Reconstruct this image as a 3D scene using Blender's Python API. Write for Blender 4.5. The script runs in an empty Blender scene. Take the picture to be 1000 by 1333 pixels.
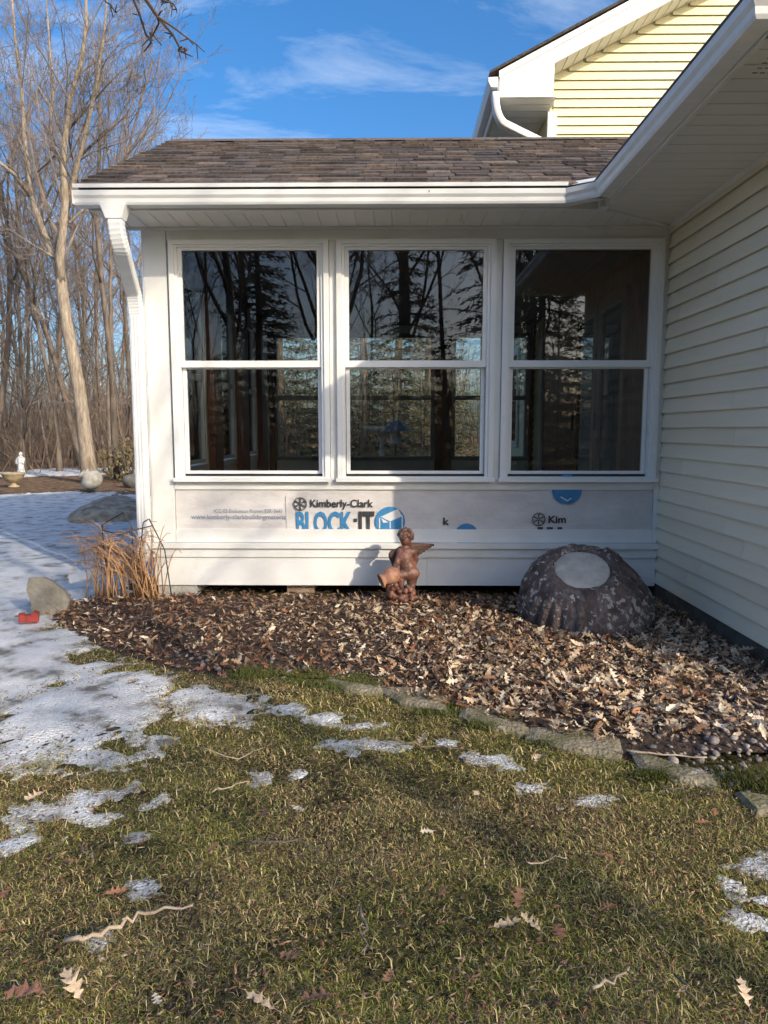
import bpy, math, random
import numpy as np
from mathutils import Vector, Matrix, noise, Quaternion

# ------------------------------------------------------------------ camera
scene = bpy.context.scene
COL = scene.collection
F, HC, DF = 924.0, 1.2, 5.1                # focal length (px of a 1000 px wide frame), eye height, distance to sunroom front
PITCH = math.atan(106.5 / F); YAW = math.atan(11 / F)
cam = bpy.data.cameras.new('camera'); camo = bpy.data.objects.new('camera', cam); COL.objects.link(camo)
cam.sensor_fit = 'HORIZONTAL'; cam.sensor_width = 36; cam.lens = F * 36 / 1000
cam.clip_start = .05; cam.clip_end = 2000
camo.location = (0, 0, HC); camo.rotation_euler = (math.pi / 2 - PITCH, 0, YAW)
scene.camera = camo

# ------------------------------------------------------------------ sky, sun, exposure
SUN_AZ, SUN_EL = math.radians(138), math.radians(25.5)     # azimuth clockwise from +Y
sun_dir = Vector((math.sin(SUN_AZ) * math.cos(SUN_EL), math.cos(SUN_AZ) * math.cos(SUN_EL), math.sin(SUN_EL)))
world = bpy.data.worlds.new('World'); scene.world = world; world.use_nodes = True
nt = world.node_tree; nt.nodes.clear()
def N(t, ty, **kw):
    n = t.nodes.new(ty)
    for k, v in kw.items():
        if hasattr(n, k): setattr(n, k, v)
    return n
wo = N(nt, 'ShaderNodeOutputWorld'); bg = N(nt, 'ShaderNodeBackground')
sky = N(nt, 'ShaderNodeTexSky', sky_type='NISHITA', sun_disc=False, sun_elevation=SUN_EL, sun_rotation=SUN_AZ)
sky.air_density = 1.0; sky.dust_density = 5.0; sky.ozone_density = 4.0; sky.altitude = 300
tc = N(nt, 'ShaderNodeTexCoord'); sep = N(nt, 'ShaderNodeSeparateXYZ')
nt.links.new(tc.outputs['Generated'], sep.inputs[0])
zm = N(nt, 'ShaderNodeMath', operation='MAXIMUM'); zm.inputs[1].default_value = .06
nt.links.new(sep.outputs['Z'], zm.inputs[0])
dv = []
for a in 'XY':
    d = N(nt, 'ShaderNodeMath', operation='DIVIDE'); nt.links.new(sep.outputs[a], d.inputs[0]); nt.links.new(zm.outputs[0], d.inputs[1]); dv.append(d)
cmb = N(nt, 'ShaderNodeCombineXYZ'); nt.links.new(dv[0].outputs[0], cmb.inputs[0]); nt.links.new(dv[1].outputs[0], cmb.inputs[1])
mp = N(nt, 'ShaderNodeMapping'); mp.inputs['Location'].default_value = (1.9, .6, 0); mp.inputs['Rotation'].default_value = (0, 0, .5); mp.inputs['Scale'].default_value = (.85, 1.7, 1)
nt.links.new(cmb.outputs[0], mp.inputs[0])
cn = N(nt, 'ShaderNodeTexNoise'); cn.inputs['Scale'].default_value = 1.25; cn.inputs['Detail'].default_value = 9; cn.inputs['Roughness'].default_value = .62; cn.inputs['Distortion'].default_value = .5
nt.links.new(mp.outputs[0], cn.inputs['Vector'])
cr = N(nt, 'ShaderNodeValToRGB'); cr.color_ramp.elements[0].position = .50; cr.color_ramp.elements[1].position = 1.0
cr.color_ramp.elements[0].color = (0, 0, 0, 1); cr.color_ramp.elements[1].color = (.8, .8, .8, 1)
nt.links.new(cn.outputs[0], cr.inputs[0])
hs = N(nt, 'ShaderNodeHueSaturation'); hs.inputs['Saturation'].default_value = 1.27; hs.inputs['Value'].default_value = 1.0
nt.links.new(sky.outputs[0], hs.inputs['Color'])
cm = N(nt, 'ShaderNodeMix', data_type='RGBA'); cm.inputs['B'].default_value = (5.4, 5.7, 6.0, 1)
nt.links.new(cr.outputs[0], cm.inputs['Factor']); nt.links.new(hs.outputs[0], cm.inputs['A'])
nt.links.new(cm.outputs['Result'], bg.inputs[0]); bg.inputs[1].default_value = .15
nt.links.new(bg.outputs[0], wo.inputs[0])
sl = bpy.data.lights.new('sun', 'SUN'); so = bpy.data.objects.new('sun', sl); COL.objects.link(so)
sl.energy = 2.55; sl.angle = math.radians(.5); sl.color = (1.0, .88, .70)
so.rotation_euler = (-sun_dir).to_track_quat('-Z', 'Y').to_euler(); so.location = sun_dir * 60
scene.view_settings.view_transform = 'Standard'; scene.view_settings.look = 'None'
scene.view_settings.gamma = 1; scene.view_settings.use_curve_mapping = False
scene.view_settings.exposure = .73
scene.render.engine = 'CYCLES'
scene.render.resolution_x = 768; scene.render.resolution_y = 1024

# ------------------------------------------------------------------ helpers
R = random.Random(7)
_c, _s = math.cos(PITCH), math.sin(PITCH); _cy, _sy = math.cos(YAW), math.sin(YAW)
def _ray(px, py):
    u = (px - 500) / F; v = (666.5 - py) / F
    x, y, z = u, _c + v * _s, v * _c - _s
    return Vector((x * _cy - y * _sy, x * _sy + y * _cy, z))
def at(px, py, Y):                         # photo pixel -> world point at distance Y
    r = _ray(px, py); r *= Y / r.y
    return Vector((r.x, Y, HC + r.z))
def gp(px, py, z=0):                       # photo pixel -> world point on the ground
    r = _ray(px, py); r *= (z - HC) / r.z
    return Vector((r.x, r.y, z))
def nz(x, y, z=0, s=1): return noise.noise(Vector((x * s, y * s, z)))

class MB:
    def __init__(self): self.v = []; self.f = []; self.c = []
    def add(self, vs, fs, col=None):
        o = len(self.v); self.v += [tuple(p) for p in vs]; self.f += [tuple(i + o for i in q) for q in fs]
        if col is not None: self.c += [col] * len(vs)
        return self
    def box(self, x0, x1, y0, y1, z0, z1):
        return self.add([(x0,y0,z0),(x1,y0,z0),(x1,y1,z0),(x0,y1,z0),(x0,y0,z1),(x1,y0,z1),(x1,y1,z1),(x0,y1,z1)],
                        [(0,3,2,1),(4,5,6,7),(0,1,5,4),(1,2,6,5),(2,3,7,6),(3,0,4,7)])
    def ring(self, x0, x1, z0, z1, w, y0, y1):     # rectangular frame in the XZ plane
        self.box(x0, x0 + w, y0, y1, z0, z1); self.box(x1 - w, x1, y0, y1, z0, z1)
        self.box(x0 + w, x1 - w, y0, y1, z1 - w, z1); return self.box(x0 + w, x1 - w, y0, y1, z0, z0 + w)
    def ring3(self, x0, x1, z0, z1, w, wb, wt, y0, y1):
        self.box(x0, x0 + w, y0, y1, z0, z1); self.box(x1 - w, x1, y0, y1, z0, z1)
        self.box(x0 + w, x1 - w, y0, y1, z1 - wt, z1); return self.box(x0 + w, x1 - w, y0, y1, z0, z0 + wb)
    def ringx(self, y0, y1, z0, z1, w, x0, x1):    # rectangular frame in the YZ plane
        self.box(x0, x1, y0, y0 + w, z0, z1); self.box(x0, x1, y1 - w, y1, z0, z1)
        self.box(x0, x1, y0 + w, y1 - w, z1 - w, z1); return self.box(x0, x1, y0 + w, y1 - w, z0, z0 + w)
    def tube(self, pts, rad, n=6, col=None):
        pts = [Vector(p) for p in pts]; vs = []; fs = []
        if not hasattr(rad, '__len__'): rad = [rad] * len(pts)
        t = (pts[1] - pts[0]).normalized(); a = t.orthogonal().normalized()
        for i, p in enumerate(pts):
            d = (pts[min(i + 1, len(pts) - 1)] - pts[max(i - 1, 0)])
            if d.length > 1e-9: t = d.normalized()
            a = (a - t * a.dot(t))
            a = a.normalized() if a.length > 1e-6 else t.orthogonal().normalized()
            b = t.cross(a)
            for k in range(n):
                w = 2 * math.pi * k / n
                vs.append(p + (a * math.cos(w) + b * math.sin(w)) * rad[i])
        for i in range(len(pts) - 1):
            for k in range(n):
                q = (k + 1) % n
                fs.append((i*n+k, i*n+q, (i+1)*n+q, (i+1)*n+k))
        fs.append(tuple(range(n - 1, -1, -1))); m = (len(pts) - 1) * n; fs.append(tuple(range(m, m + n)))
        return self.add(vs, fs, col)
    def prism(self, poly, vec):                    # polygon (list of 3D points) extruded by vec
        n = len(poly); poly = [Vector(p) for p in poly]; vec = Vector(vec)
        fs = [tuple(range(n - 1, -1, -1)), tuple(range(n, 2 * n))]
        fs += [(i, (i + 1) % n, n + (i + 1) % n, n + i) for i in range(n)]
        return self.add(poly + [p + vec for p in poly], fs)
    def sweep(self, prof, path):                   # profile (outward, z) swept along a mitred path in XY
        P = [Vector((p[0], p[1])) for p in path]; zs = [p[2] if len(p) > 2 else 0 for p in path]; vs = []; n = len(prof)
        for i, p in enumerate(P):
            ns = []
            if i > 0: d = (P[i] - P[i-1]).normalized(); ns.append(Vector((d.y, -d.x)))
            if i < len(P) - 1: d = (P[i+1] - P[i]).normalized(); ns.append(Vector((d.y, -d.x)))
            m = ns[0] if len(ns) == 1 else (ns[0] + ns[1]).normalized() / max(.3, (ns[0] + ns[1]).normalized().dot(ns[0]))
            for o, z in prof: vs.append((p.x + m.x * o, p.y + m.y * o, z + zs[i]))
        fs = []
        for i in range(len(P) - 1):
            for k in range(n):
                q = (k + 1) % n; fs.append((i*n+k, (i+1)*n+k, (i+1)*n+q, i*n+q))
        fs.append(tuple(range(n))); m = (len(P) - 1) * n; fs.append(tuple(range(m + n - 1, m - 1, -1)))
        return self.add(vs, fs)
    def ball(self, c, r, n=10, m=7, rot=None):
        if not hasattr(r, '__len__'): r = (r, r, r)
        c = Vector(c); vs = [Vector((0, 0, 1))]
        for i in range(1, m):
            t = math.pi * i / m
            for k in range(n):
                w = 2 * math.pi * k / n; vs.append(Vector((math.sin(t)*math.cos(w), math.sin(t)*math.sin(w), math.cos(t))))
        vs.append(Vector((0, 0, -1))); fs = []
        for k in range(n): fs.append((0, 1 + k, 1 + (k+1) % n))
        for i in range(m - 2):
            for k in range(n):
                a = 1 + i*n; b = a + n; fs.append((a+k, b+k, b+(k+1) % n, a+(k+1) % n))
        e = len(vs) - 1; a = 1 + (m-2)*n
        for k in range(n): fs.append((a+k, e, a+(k+1) % n))
        vs = [Vector((p.x*r[0], p.y*r[1], p.z*r[2])) for p in vs]
        if rot is not None: vs = [rot @ p for p in vs]
        return self.add([p + c for p in vs], fs)
    def lathe(self, prof, n=24, c=(0, 0, 0), fn=None):
        vs = []; fs = []; m = len(prof)
        for i, (r, z) in enumerate(prof):
            for k in range(n):
                w = 2*math.pi*k/n; rr, zz = (r, z) if fn is None else fn(r, z, w, i)
                vs.append((c[0] + rr*math.cos(w), c[1] + rr*math.sin(w), c[2] + zz))
        for i in range(m - 1):
            for k in range(n): fs.append((i*n+k, i*n+(k+1) % n, (i+1)*n+(k+1) % n, (i+1)*n+k))
        fs.append(tuple(range(n-1, -1, -1))); fs.append(tuple(range((m-1)*n, m*n)))
        return self.add(vs, fs)
    def mesh(self, name, mat, smooth=False):
        me = bpy.data.meshes.new(name); me.from_pydata(self.v, [], self.f)
        if self.c:
            at_ = me.color_attributes.new('col', 'FLOAT_COLOR', 'POINT')
            at_.data.foreach_set('color', np.array([(*c[:3], 1) for c in self.c], dtype=np.float32).ravel())
        me.materials.append(mat)
        if smooth: me.polygons.foreach_set('use_smooth', [True] * len(me.polygons))
        me.update(); return me
    def build(self, name, mat, parent=None, smooth=False):
        return link(name, self.mesh(name, mat, smooth), parent)
WO = {}
def link(name, me, parent=None, loc=None, rot=None, scale=None):
    o = bpy.data.objects.new(name, me); COL.objects.link(o)
    if parent is not None:
        o.parent = parent; o.matrix_parent_inverse = Matrix.Translation(-WO.get(parent, Vector((0, 0, 0))))
    if loc is not None: o.location = loc
    if rot is not None: o.rotation_euler = rot
    if scale is not None: o.scale = scale if hasattr(scale, '__len__') else (scale,) * 3
    return o
def thing(name, label, cat, loc=(0, 0, 0), group=None, local=False):
    """An Empty at the thing's base. Parts are given in world coordinates unless local."""
    o = bpy.data.objects.new(name, None); COL.objects.link(o); o.location = loc; o.empty_display_size = .2
    WO[o] = Vector((0, 0, 0)) if local else Vector(loc)
    return tag(o, label, cat, group)
def tag(o, label, cat, group=None):
    o['label'] = label; o['category'] = cat
    if group: o['group'] = group
    return o
def struct(o): o['kind'] = 'structure'; return o
def stuff(o, label=None, cat=None):
    o['kind'] = 'stuff'
    if label: o['label'] = label
    if cat: o['category'] = cat
    return o
def fast_mesh(name, verts, faces_n, idx, mat, cols=None, smooth=False):
    """verts (n,3), idx flat loop indices, faces_n array of loop counts"""
    me = bpy.data.meshes.new(name); me.vertices.add(len(verts)); me.vertices.foreach_set('co', verts.astype(np.float32).ravel())
    me.loops.add(len(idx)); me.loops.foreach_set('vertex_index', idx.astype(np.int32))
    st = np.concatenate([[0], np.cumsum(faces_n)[:-1]]).astype(np.int32)
    me.polygons.add(len(faces_n)); me.polygons.foreach_set('loop_start', st)
    if cols is not None:
        a = me.color_attributes.new('col', 'FLOAT_COLOR', 'POINT')
        a.data.foreach_set('color', np.hstack([cols, np.ones((len(cols), 1))]).astype(np.float32).ravel())
    me.update(calc_edges=True); me.validate(); me.materials.append(mat)
    if smooth: me.polygons.foreach_set('use_smooth', [True] * len(me.polygons))
    return me

# ------------------------------------------------------------------ materials
def mk(name, c1, c2=None, scale=5.0, rough=.6, bump=0.0, bscale=None, rnd=0.0, attr=False, spec=.5, detail=5, c3=None, stretch=None, ramp=(.35, .65), sub=0, trans=0):
    m = bpy.data.materials.new(name); m.use_nodes = True; t = m.node_tree; b = t.nodes['Principled BSDF']
    b.inputs['Roughness'].default_value = rough; b.inputs['Specular IOR Level'].default_value = spec
    tcn = N(t, 'ShaderNodeTexCoord'); mpn = N(t, 'ShaderNodeMapping'); t.links.new(tcn.outputs['Object'], mpn.inputs[0])
    if stretch: mpn.inputs['Scale'].default_value = stretch
    oi = N(t, 'ShaderNodeObjectInfo')
    if rnd:
        vm = N(t, 'ShaderNodeVectorMath', operation='SCALE'); vm.inputs[0].default_value = (13.1, 7.7, 3.3); t.links.new(oi.outputs['Random'], vm.inputs['Scale']); t.links.new(vm.outputs[0], mpn.inputs['Location'])
    out = None
    if attr:
        a = N(t, 'ShaderNodeAttribute', attribute_name='col'); out = a.outputs['Color']
    elif c2:
        n = N(t, 'ShaderNodeTexNoise'); n.inputs['Scale'].default_value = scale; n.inputs['Detail'].default_value = detail; n.inputs['Roughness'].default_value = .6
        t.links.new(mpn.outputs[0], n.inputs['Vector'])
        r = N(t, 'ShaderNodeValToRGB'); r.color_ramp.elements[0].position = ramp[0]; r.color_ramp.elements[1].position = ramp[1]
        r.color_ramp.elements[0].color = (*c1, 1); r.color_ramp.elements[1].color = (*c2, 1)
        if c3: e = r.color_ramp.elements.new((ramp[0] + ramp[1]) / 2); e.color = (*c3, 1)
        t.links.new(n.outputs[0], r.inputs[0]); out = r.outputs[0]
    if out is None:
        rg = N(t, 'ShaderNodeRGB'); rg.outputs[0].default_value = (*c1, 1); out = rg.outputs[0]
    if rnd:
        h = N(t, 'ShaderNodeHueSaturation'); mr = N(t, 'ShaderNodeMapRange'); mr.inputs['To Min'].default_value = 1 - rnd; mr.inputs['To Max'].default_value = 1 + rnd
        t.links.new(oi.outputs['Random'], mr.inputs[0]); t.links.new(mr.outputs[0], h.inputs['Value']); t.links.new(out, h.inputs['Color']); out = h.outputs[0]
    t.links.new(out, b.inputs['Base Color'])
    if bump:
        n2 = N(t, 'ShaderNodeTexNoise'); n2.inputs['Scale'].default_value = bscale or scale * 4; n2.inputs['Detail'].default_value = 6; t.links.new(mpn.outputs[0], n2.inputs['Vector'])
        bp = N(t, 'ShaderNodeBump'); bp.inputs['Strength'].default_value = bump; bp.inputs['Distance'].default_value = .02
        t.links.new(n2.outputs[0], bp.inputs['Height']); t.links.new(bp.outputs[0], b.inputs['Normal'])
    if trans:
        tr = N(t, 'ShaderNodeBsdfTranslucent'); t.links.new(out, tr.inputs[0]); mx = N(t, 'ShaderNodeMixShader'); mx.inputs[0].default_value = trans
        t.links.new(b.outputs[0], mx.inputs[1]); t.links.new(tr.outputs[0], mx.inputs[2]); t.links.new(mx.outputs[0], t.nodes['Material Output'].inputs[0])
    return m
WHITE = mk('white_vinyl', (.68, .67, .63), (.78, .78, .755), 2.6, .45, .06, 30, ramp=(.28, .55), detail=9)
SASH = mk('window_vinyl', (.80, .80, .78), (.84, .84, .82), 3, .35)
ALU = mk('gutter_aluminium', (.74, .75, .74), (.82, .82, .81), 3, .32, .05, 9, stretch=(1, 6, 6))
SOFFIT = mk('soffit_vinyl', (.70, .68, .62), (.78, .76, .71), 2, .55)
SIDING = mk('siding_shaded_tone', (.70, .63, .48), (.83, .765, .61), 1.1, .5, .1, 60, stretch=(1, .5, 1.5), rnd=.03, ramp=(.3, .65))  # same siding as the gable, stained, with its shaded beige put into the colour
GABLE = mk('siding_sunlit_tone', (.80, .74, .47), (.85, .795, .53), 1.0, .5, .04, 40, stretch=(.3, 1, 3), rnd=.02)  # same siding as the wing, with sunlit yellow put into the colour
FOUND = mk('foundation', (.075, .062, .05), (.14, .118, .098), 6, .9, .4, 40)
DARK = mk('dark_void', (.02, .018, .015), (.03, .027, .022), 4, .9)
WOODIN = mk('cedar_interior', (.16, .055, .024), (.30, .11, .05), 3, .5, .1, 30, stretch=(6, 6, .6), rnd=.12)
WOODCEIL = mk('ceiling_boards', (.10, .045, .024), (.19, .085, .045), 3, .45, .1, 30, stretch=(6, .6, 6), rnd=.15)
FLOORIN = mk('interior_floor', (.10, .07, .05), (.16, .11, .08), 3, .5)
BLACK = mk('black_metal', (.012, .012, .013), None, rough=.45)
WRAP = mk('house_wrap', (.58, .55, .53), (.68, .65, .625), 4, .55, .55, 7, stretch=(1, 1, 1.6))
INKBLUE = mk('blue_print', (.035, .20, .42), (.05, .24, .48), 20, .5)
INKBLACK = mk('black_print', (.03, .03, .033), (.05, .05, .052), 30, .5)
INKGREY = mk('grey_blue_print', (.22, .26, .34), (.28, .32, .4), 30, .5)
INKWHITE = mk('white_print', (.68, .67, .66), None, rough=.5)
SHING = mk('shingle', (.062, .053, .047), (.18, .148, .128), 30, .9, .5, 240, rnd=.38, ramp=(.3, .7))
def shingle_tint():                         # whole shingles run from grey brown to tan
    t = SHING.node_tree; b = t.nodes['Principled BSDF']; src = b.inputs['Base Color'].links[0].from_socket; oi = [n for n in t.nodes if n.type == 'OBJECT_INFO'][0]
    w_ = N(t, 'ShaderNodeTexWhiteNoise'); w_.noise_dimensions = '1D'; t.links.new(oi.outputs['Random'], w_.inputs['W']); rp = N(t, 'ShaderNodeValToRGB'); e = rp.color_ramp.elements; e[0].color = (.62, .62, .66, 1); e[1].color = (1.3, 1.14, 1.02, 1); k = e.new(.6); k.color = (.95, .93, .92, 1)
    mx = N(t, 'ShaderNodeMix', data_type='RGBA', blend_type='MULTIPLY'); mx.inputs['Factor'].default_value = 1; t.links.new(w_.outputs['Value'], rp.inputs[0]); t.links.new(src, mx.inputs['A']); t.links.new(rp.outputs[0], mx.inputs['B']); t.links.new(mx.outputs['Result'], b.inputs['Base Color'])
shingle_tint()
def glass(name, ior, tint, rough=0.0):
    m = bpy.data.materials.new(name); m.use_nodes = True; t = m.node_tree; t.nodes.clear()
    o = N(t, 'ShaderNodeOutputMaterial'); mx = N(t, 'ShaderNodeMixShader'); tr = N(t, 'ShaderNodeBsdfTransparent'); gl = N(t, 'ShaderNodeBsdfGlossy')
    fr = N(t, 'ShaderNodeFresnel'); fr.inputs[0].default_value = ior; tr.inputs[0].default_value = (*tint, 1); gl.inputs['Roughness'].default_value = rough
    geo = N(t, 'ShaderNodeNewGeometry'); n = N(t, 'ShaderNodeTexNoise'); n.inputs['Scale'].default_value = 1.6; n.inputs['Detail'].default_value = 1
    t.links.new(geo.outputs['Position'], n.inputs['Vector'])
    bp = N(t, 'ShaderNodeBump'); bp.inputs['Strength'].default_value = .03; bp.inputs['Distance'].default_value = .03
    t.links.new(n.outputs[0], bp.inputs['Height']); t.links.new(bp.outputs[0], gl.inputs['Normal'])
    for a, b in ((fr.outputs[0], mx.inputs[0]), (tr.outputs[0], mx.inputs[1]), (gl.outputs[0], mx.inputs[2]), (mx.outputs[0], o.inputs[0])): t.links.new(a, b)
    return m
GLASS = glass('window_glass', 1.62, (.90, .905, .885))
BARK = mk('bark_tan', (.20, .155, .11), (.43, .355, .265), 9, .95, 1.0, 26, stretch=(2.5, 2.5, .45), detail=9)
BARKD = mk('bark_grey_brown', (.085, .066, .052), (.22, .172, .13), 5, .9, .6, 30, stretch=(2, 2, .5), rnd=.25)
TWIG = mk('twig', (.13, .105, .085), (.27, .22, .178), 2, .85, rnd=.2)
NEEDLE = mk('spruce_needles', attr=True, c1=(0, 0, 0), rough=.7)
SNOW = mk('old_snow', (.18, .165, .145), (.76, .76, .755), 5.5, .5, 1.0, 110, ramp=(.34, .58), detail=15, c3=(.60, .595, .58))
GRASSM = mk('grass_blades', attr=True, c1=(0, 0, 0), rough=.6, trans=.25)
LEAFM = mk('dead_leaf_litter', attr=True, c1=(0, 0, 0), rough=.7, trans=.15)
MULCH = mk('mulch_soil', (.022, .013, .009), (.085, .05, .032), 26, .95, 1.0, 70)
STONEM = mk('slate_slab', (.13, .12, .095), (.22, .205, .17), 9, .85, .5, 40)
FLAG = mk('mossy_flagstone', (.085, .09, .03), (.30, .255, .175), 7, .9, .8, 60, c3=(.20, .17, .105))
PEB = mk('river_pebble', (.12, .095, .085), (.25, .215, .195), 3, .6, .1, rnd=.6)
RED = mk('red_plastic', (.22, .03, .022), (.42, .05, .035), 25, .6, .3)
CONC = mk('grey_concrete', (.36, .345, .31), (.50, .48, .44), 14, .9, .4, 60)
PALEST = mk('pale_stone', (.30, .275, .225), (.50, .465, .40), 8, .85, .3, 30)
WHITEST = mk('white_stone', (.28, .28, .27), (.72, .72, .70), 10, .8, .3, 30)
TERRA = mk('bronze_terracotta', (.055, .027, .02), (.27, .125, .085), 11, .45, .35, 60, ramp=(.32, .66), c3=(.15, .065, .045))
STALK = mk('dry_stalk', (.30, .14, .06), (.55, .34, .17), 4, .7, rnd=.3)
LEAFI = [mk('oak_leaf_tan', (.48, .34, .21), (.70, .54, .37), 25, .65, .2, rnd=.3, trans=.15), mk('oak_leaf_brown', (.20, .10, .055), (.36, .20, .11), 25, .6, .2, rnd=.3, trans=.15),
         mk('oak_leaf_rust', (.26, .11, .06), (.42, .21, .12), 25, .6, .2, rnd=.25, trans=.15), mk('oak_leaf_pale', (.58, .48, .36), (.76, .66, .52), 25, .6, .2, rnd=.15, trans=.15)]

# ------------------------------------------------------------------ ground
def ground_mat():
    m = bpy.data.materials.new('ground_soil'); m.use_nodes = True; t = m.node_tree; b = t.nodes['Principled BSDF']; b.inputs['Roughness'].default_value = .95
    b.inputs['Specular IOR Level'].default_value = .1
    tcn = N(t, 'ShaderNodeTexCoord')
    def ns(sc, det=8):
        n = N(t, 'ShaderNodeTexNoise'); n.inputs['Scale'].default_value = sc; n.inputs['Detail'].default_value = det; n.inputs['Roughness'].default_value = .65; t.links.new(tcn.outputs['Object'], n.inputs['Vector']); return n
    def rp(n, a, b_, ca, cb):
        r = N(t, 'ShaderNodeValToRGB'); r.color_ramp.elements[0].position = a; r.color_ramp.elements[1].position = b_; r.color_ramp.elements[0].color = (*ca, 1); r.color_ramp.elements[1].color = (*cb, 1); t.links.new(n.outputs[0], r.inputs[0]); return r
    lawn = rp(ns(55), .38, .64, (.018, .014, .008), (.13, .115, .045))
    leaf = rp(ns(7), .38, .62, (.09, .052, .03), (.33, .215, .13))
    sx = N(t, 'ShaderNodeSeparateXYZ'); t.links.new(tcn.outputs['Object'], sx.inputs[0])
    mr = N(t, 'ShaderNodeMapRange'); mr.inputs['From Min'].default_value = 12.5; mr.inputs['From Max'].default_value = 14.0; t.links.new(sx.outputs['Y'], mr.inputs[0])
    mx = N(t, 'ShaderNodeMix', data_type='RGBA'); t.links.new(mr.outputs[0], mx.inputs['Factor']); t.links.new(lawn.outputs[0], mx.inputs['A']); t.links.new(leaf.outputs[0], mx.inputs['B'])
    t.links.new(mx.outputs['Result'], b.inputs['Base Color'])
    n2 = ns(40); bp = N(t, 'ShaderNodeBump'); bp.inputs['Strength'].default_value = .9; bp.inputs['Distance'].default_value = .03; t.links.new(n2.outputs[0], bp.inputs['Height']); t.links.new(bp.outputs[0], b.inputs['Normal'])
    return m
g = MB()
def gz(x, y):                              # height of the ground: almost level, small bumps near the camera
    e = 1 / (1 + max(0, abs(x) - 4) + max(0, y - 8))
    return .018 * nz(x, y, 0, 1.1) * e + .008 * nz(x, y, 5, 4) * e - .01
xs = np.concatenate([[-600, -150, -60, -25, -12], np.arange(-6, 6.01, .15), [12, 25, 60, 150, 600]])
ys = np.concatenate([[-600, -150, -50, -20, -8, -3], np.arange(.6, 7.01, .15), [8, 10, 14, 20, 30, 60, 150, 600]])
g.v = [(x, y, gz(x, y)) for y in ys for x in xs]; nx = len(xs)
g.f = [(j*nx+i, j*nx+i+1, (j+1)*nx+i+1, (j+1)*nx+i) for j in range(len(ys)-1) for i in range(nx-1)]
struct(g.build('ground', ground_mat(), None, True))

# bed of mulch along the sunroom
bed_px = [(852, 768), (1010, 880), (1080, 1010), (1010, 1052), (940, 1026), (890, 1010), (815, 985), (700, 952), (590, 925), (480, 897), (430, 888), (300, 880), (215, 868), (140, 845), (95, 825), (60, 800), (85, 782), (150, 770), (230, 765)]
bed = [gp(*p) for p in bed_px]; bed[0] = Vector((1.9, 5.25, 0)); bed[1] = Vector((1.9, 3.6, 0)); bed[-1] = Vector((-1.75, 5.25, 0)); bed[-2] = Vector((-2.0, 4.95, 0))
bed[2] = Vector((1.9, 2.6, 0)); bed.insert(2, Vector((1.9, 3.0, 0)))
def inpoly(x, y, P):
    r = False; j = len(P) - 1
    for i in range(len(P)):
        if (P[i].y > y) != (P[j].y > y) and x < (P[j].x - P[i].x) * (y - P[i].y) / (P[j].y - P[i].y) + P[i].x: r = not r
        j = i
    return r
def edged(x, y, P):                        # distance to polygon edge
    best = 9; p = Vector((x, y))
    for i in range(len(P)):
        a = P[i].xy; b = P[(i+1) % len(P)].xy; ab = b - a; q = max(0, min(1, (p - a).dot(ab) / max(1e-9, ab.length_squared)))
        best = min(best, (a + ab*q - p).length)
    return best
def bedz(x, y):
    d = edged(x, y, bed)
    if not inpoly(x, y, bed): return -.012 - d * .3
    return min(d, .35) * .11 * max(.0, min(1, (5.02 - y) / .25)) - max(0, y - 4.95) * .12 + .012 * nz(x, y, 2, 3) + .008 * nz(x, y, 9, 11)
mb = MB(); BX = np.arange(-2.7, 1.92, .045); BY = np.arange(2.5, 5.4, .045)
mb.v = [(x, y, bedz(x, y)) for y in BY for x in BX]; n = len(BX)
mb.f = [(j*n+i, j*n+i+1, (j+1)*n+i+1, (j+1)*n+i) for j in range(len(BY)-1) for i in range(n-1) if max(mb.v[k][2] for k in (j*n+i, j*n+i+1, (j+1)*n+i+1, (j+1)*n+i)) > -.03]
struct(mb.build('mulch_bed', MULCH, None, True))

# ------------------------------------------------------------------ snow
def snow_patch(ell, thick, step, seed, rag, holes=0):
    """ell: list of (x, y, rx, ry, angle) in metres; the mesh dips under the lawn along its ragged outline"""
    x0 = min(e[0] - max(e[2:4]) for e in ell) - .1; x1 = max(e[0] + max(e[2:4]) for e in ell) + .1
    y0 = min(e[1] - max(e[2:4]) for e in ell) - .1; y1 = max(e[1] + max(e[2:4]) for e in ell) + .1
    X = np.arange(x0, x1 + step, step); Y = np.arange(y0, y1 + step, step); m = MB(); n = len(X)
    for y in Y:
        for x in X:
            q = -9
            for ex, ey, rx, ry, a in ell:
                dx, dy = x - ex, y - ey; c_, s_ = math.cos(a), math.sin(a)
                u, v = (dx*c_ + dy*s_) / rx, (-dx*s_ + dy*c_) / ry
                q = max(q, (1 - math.sqrt(u*u + v*v)) * min(rx, ry))
            q += rag * (nz(x, y, seed, 2.2/ max(.12, rag * 4)) + .6 * nz(x, y, seed + 3, 7 / max(.12, rag * 4)) + .45 * nz(x, y, seed + 7, 22) + .25 * nz(x, y, seed + 8, 60))
            if holes: q -= holes * max(0, nz(x, y, seed + 11, 2.6) + .5 * nz(x, y, seed + 12, 9) - .32) * 1.5
            h = thick * (1 - math.exp(-max(q, 0) / .16)) + min(q, 0) * .35 - .0015
            m.v.append((x, y, max(h, -.08) + (gz(x, y) + .004 if abs(x) < 6 and y < 8 else -.004) + (.006 * nz(x, y, 4, 9) + .008 * nz(x, y, 1, 2.3)) * (h > 0)))
    for j in range(len(Y) - 1):
        for i in range(n - 1):
            k = (j*n+i, j*n+i+1, (j+1)*n+i+1, (j+1)*n+i)
            if max(m.v[a][2] for a in k) > -.025: m.f.append(k)
    return m
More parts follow.
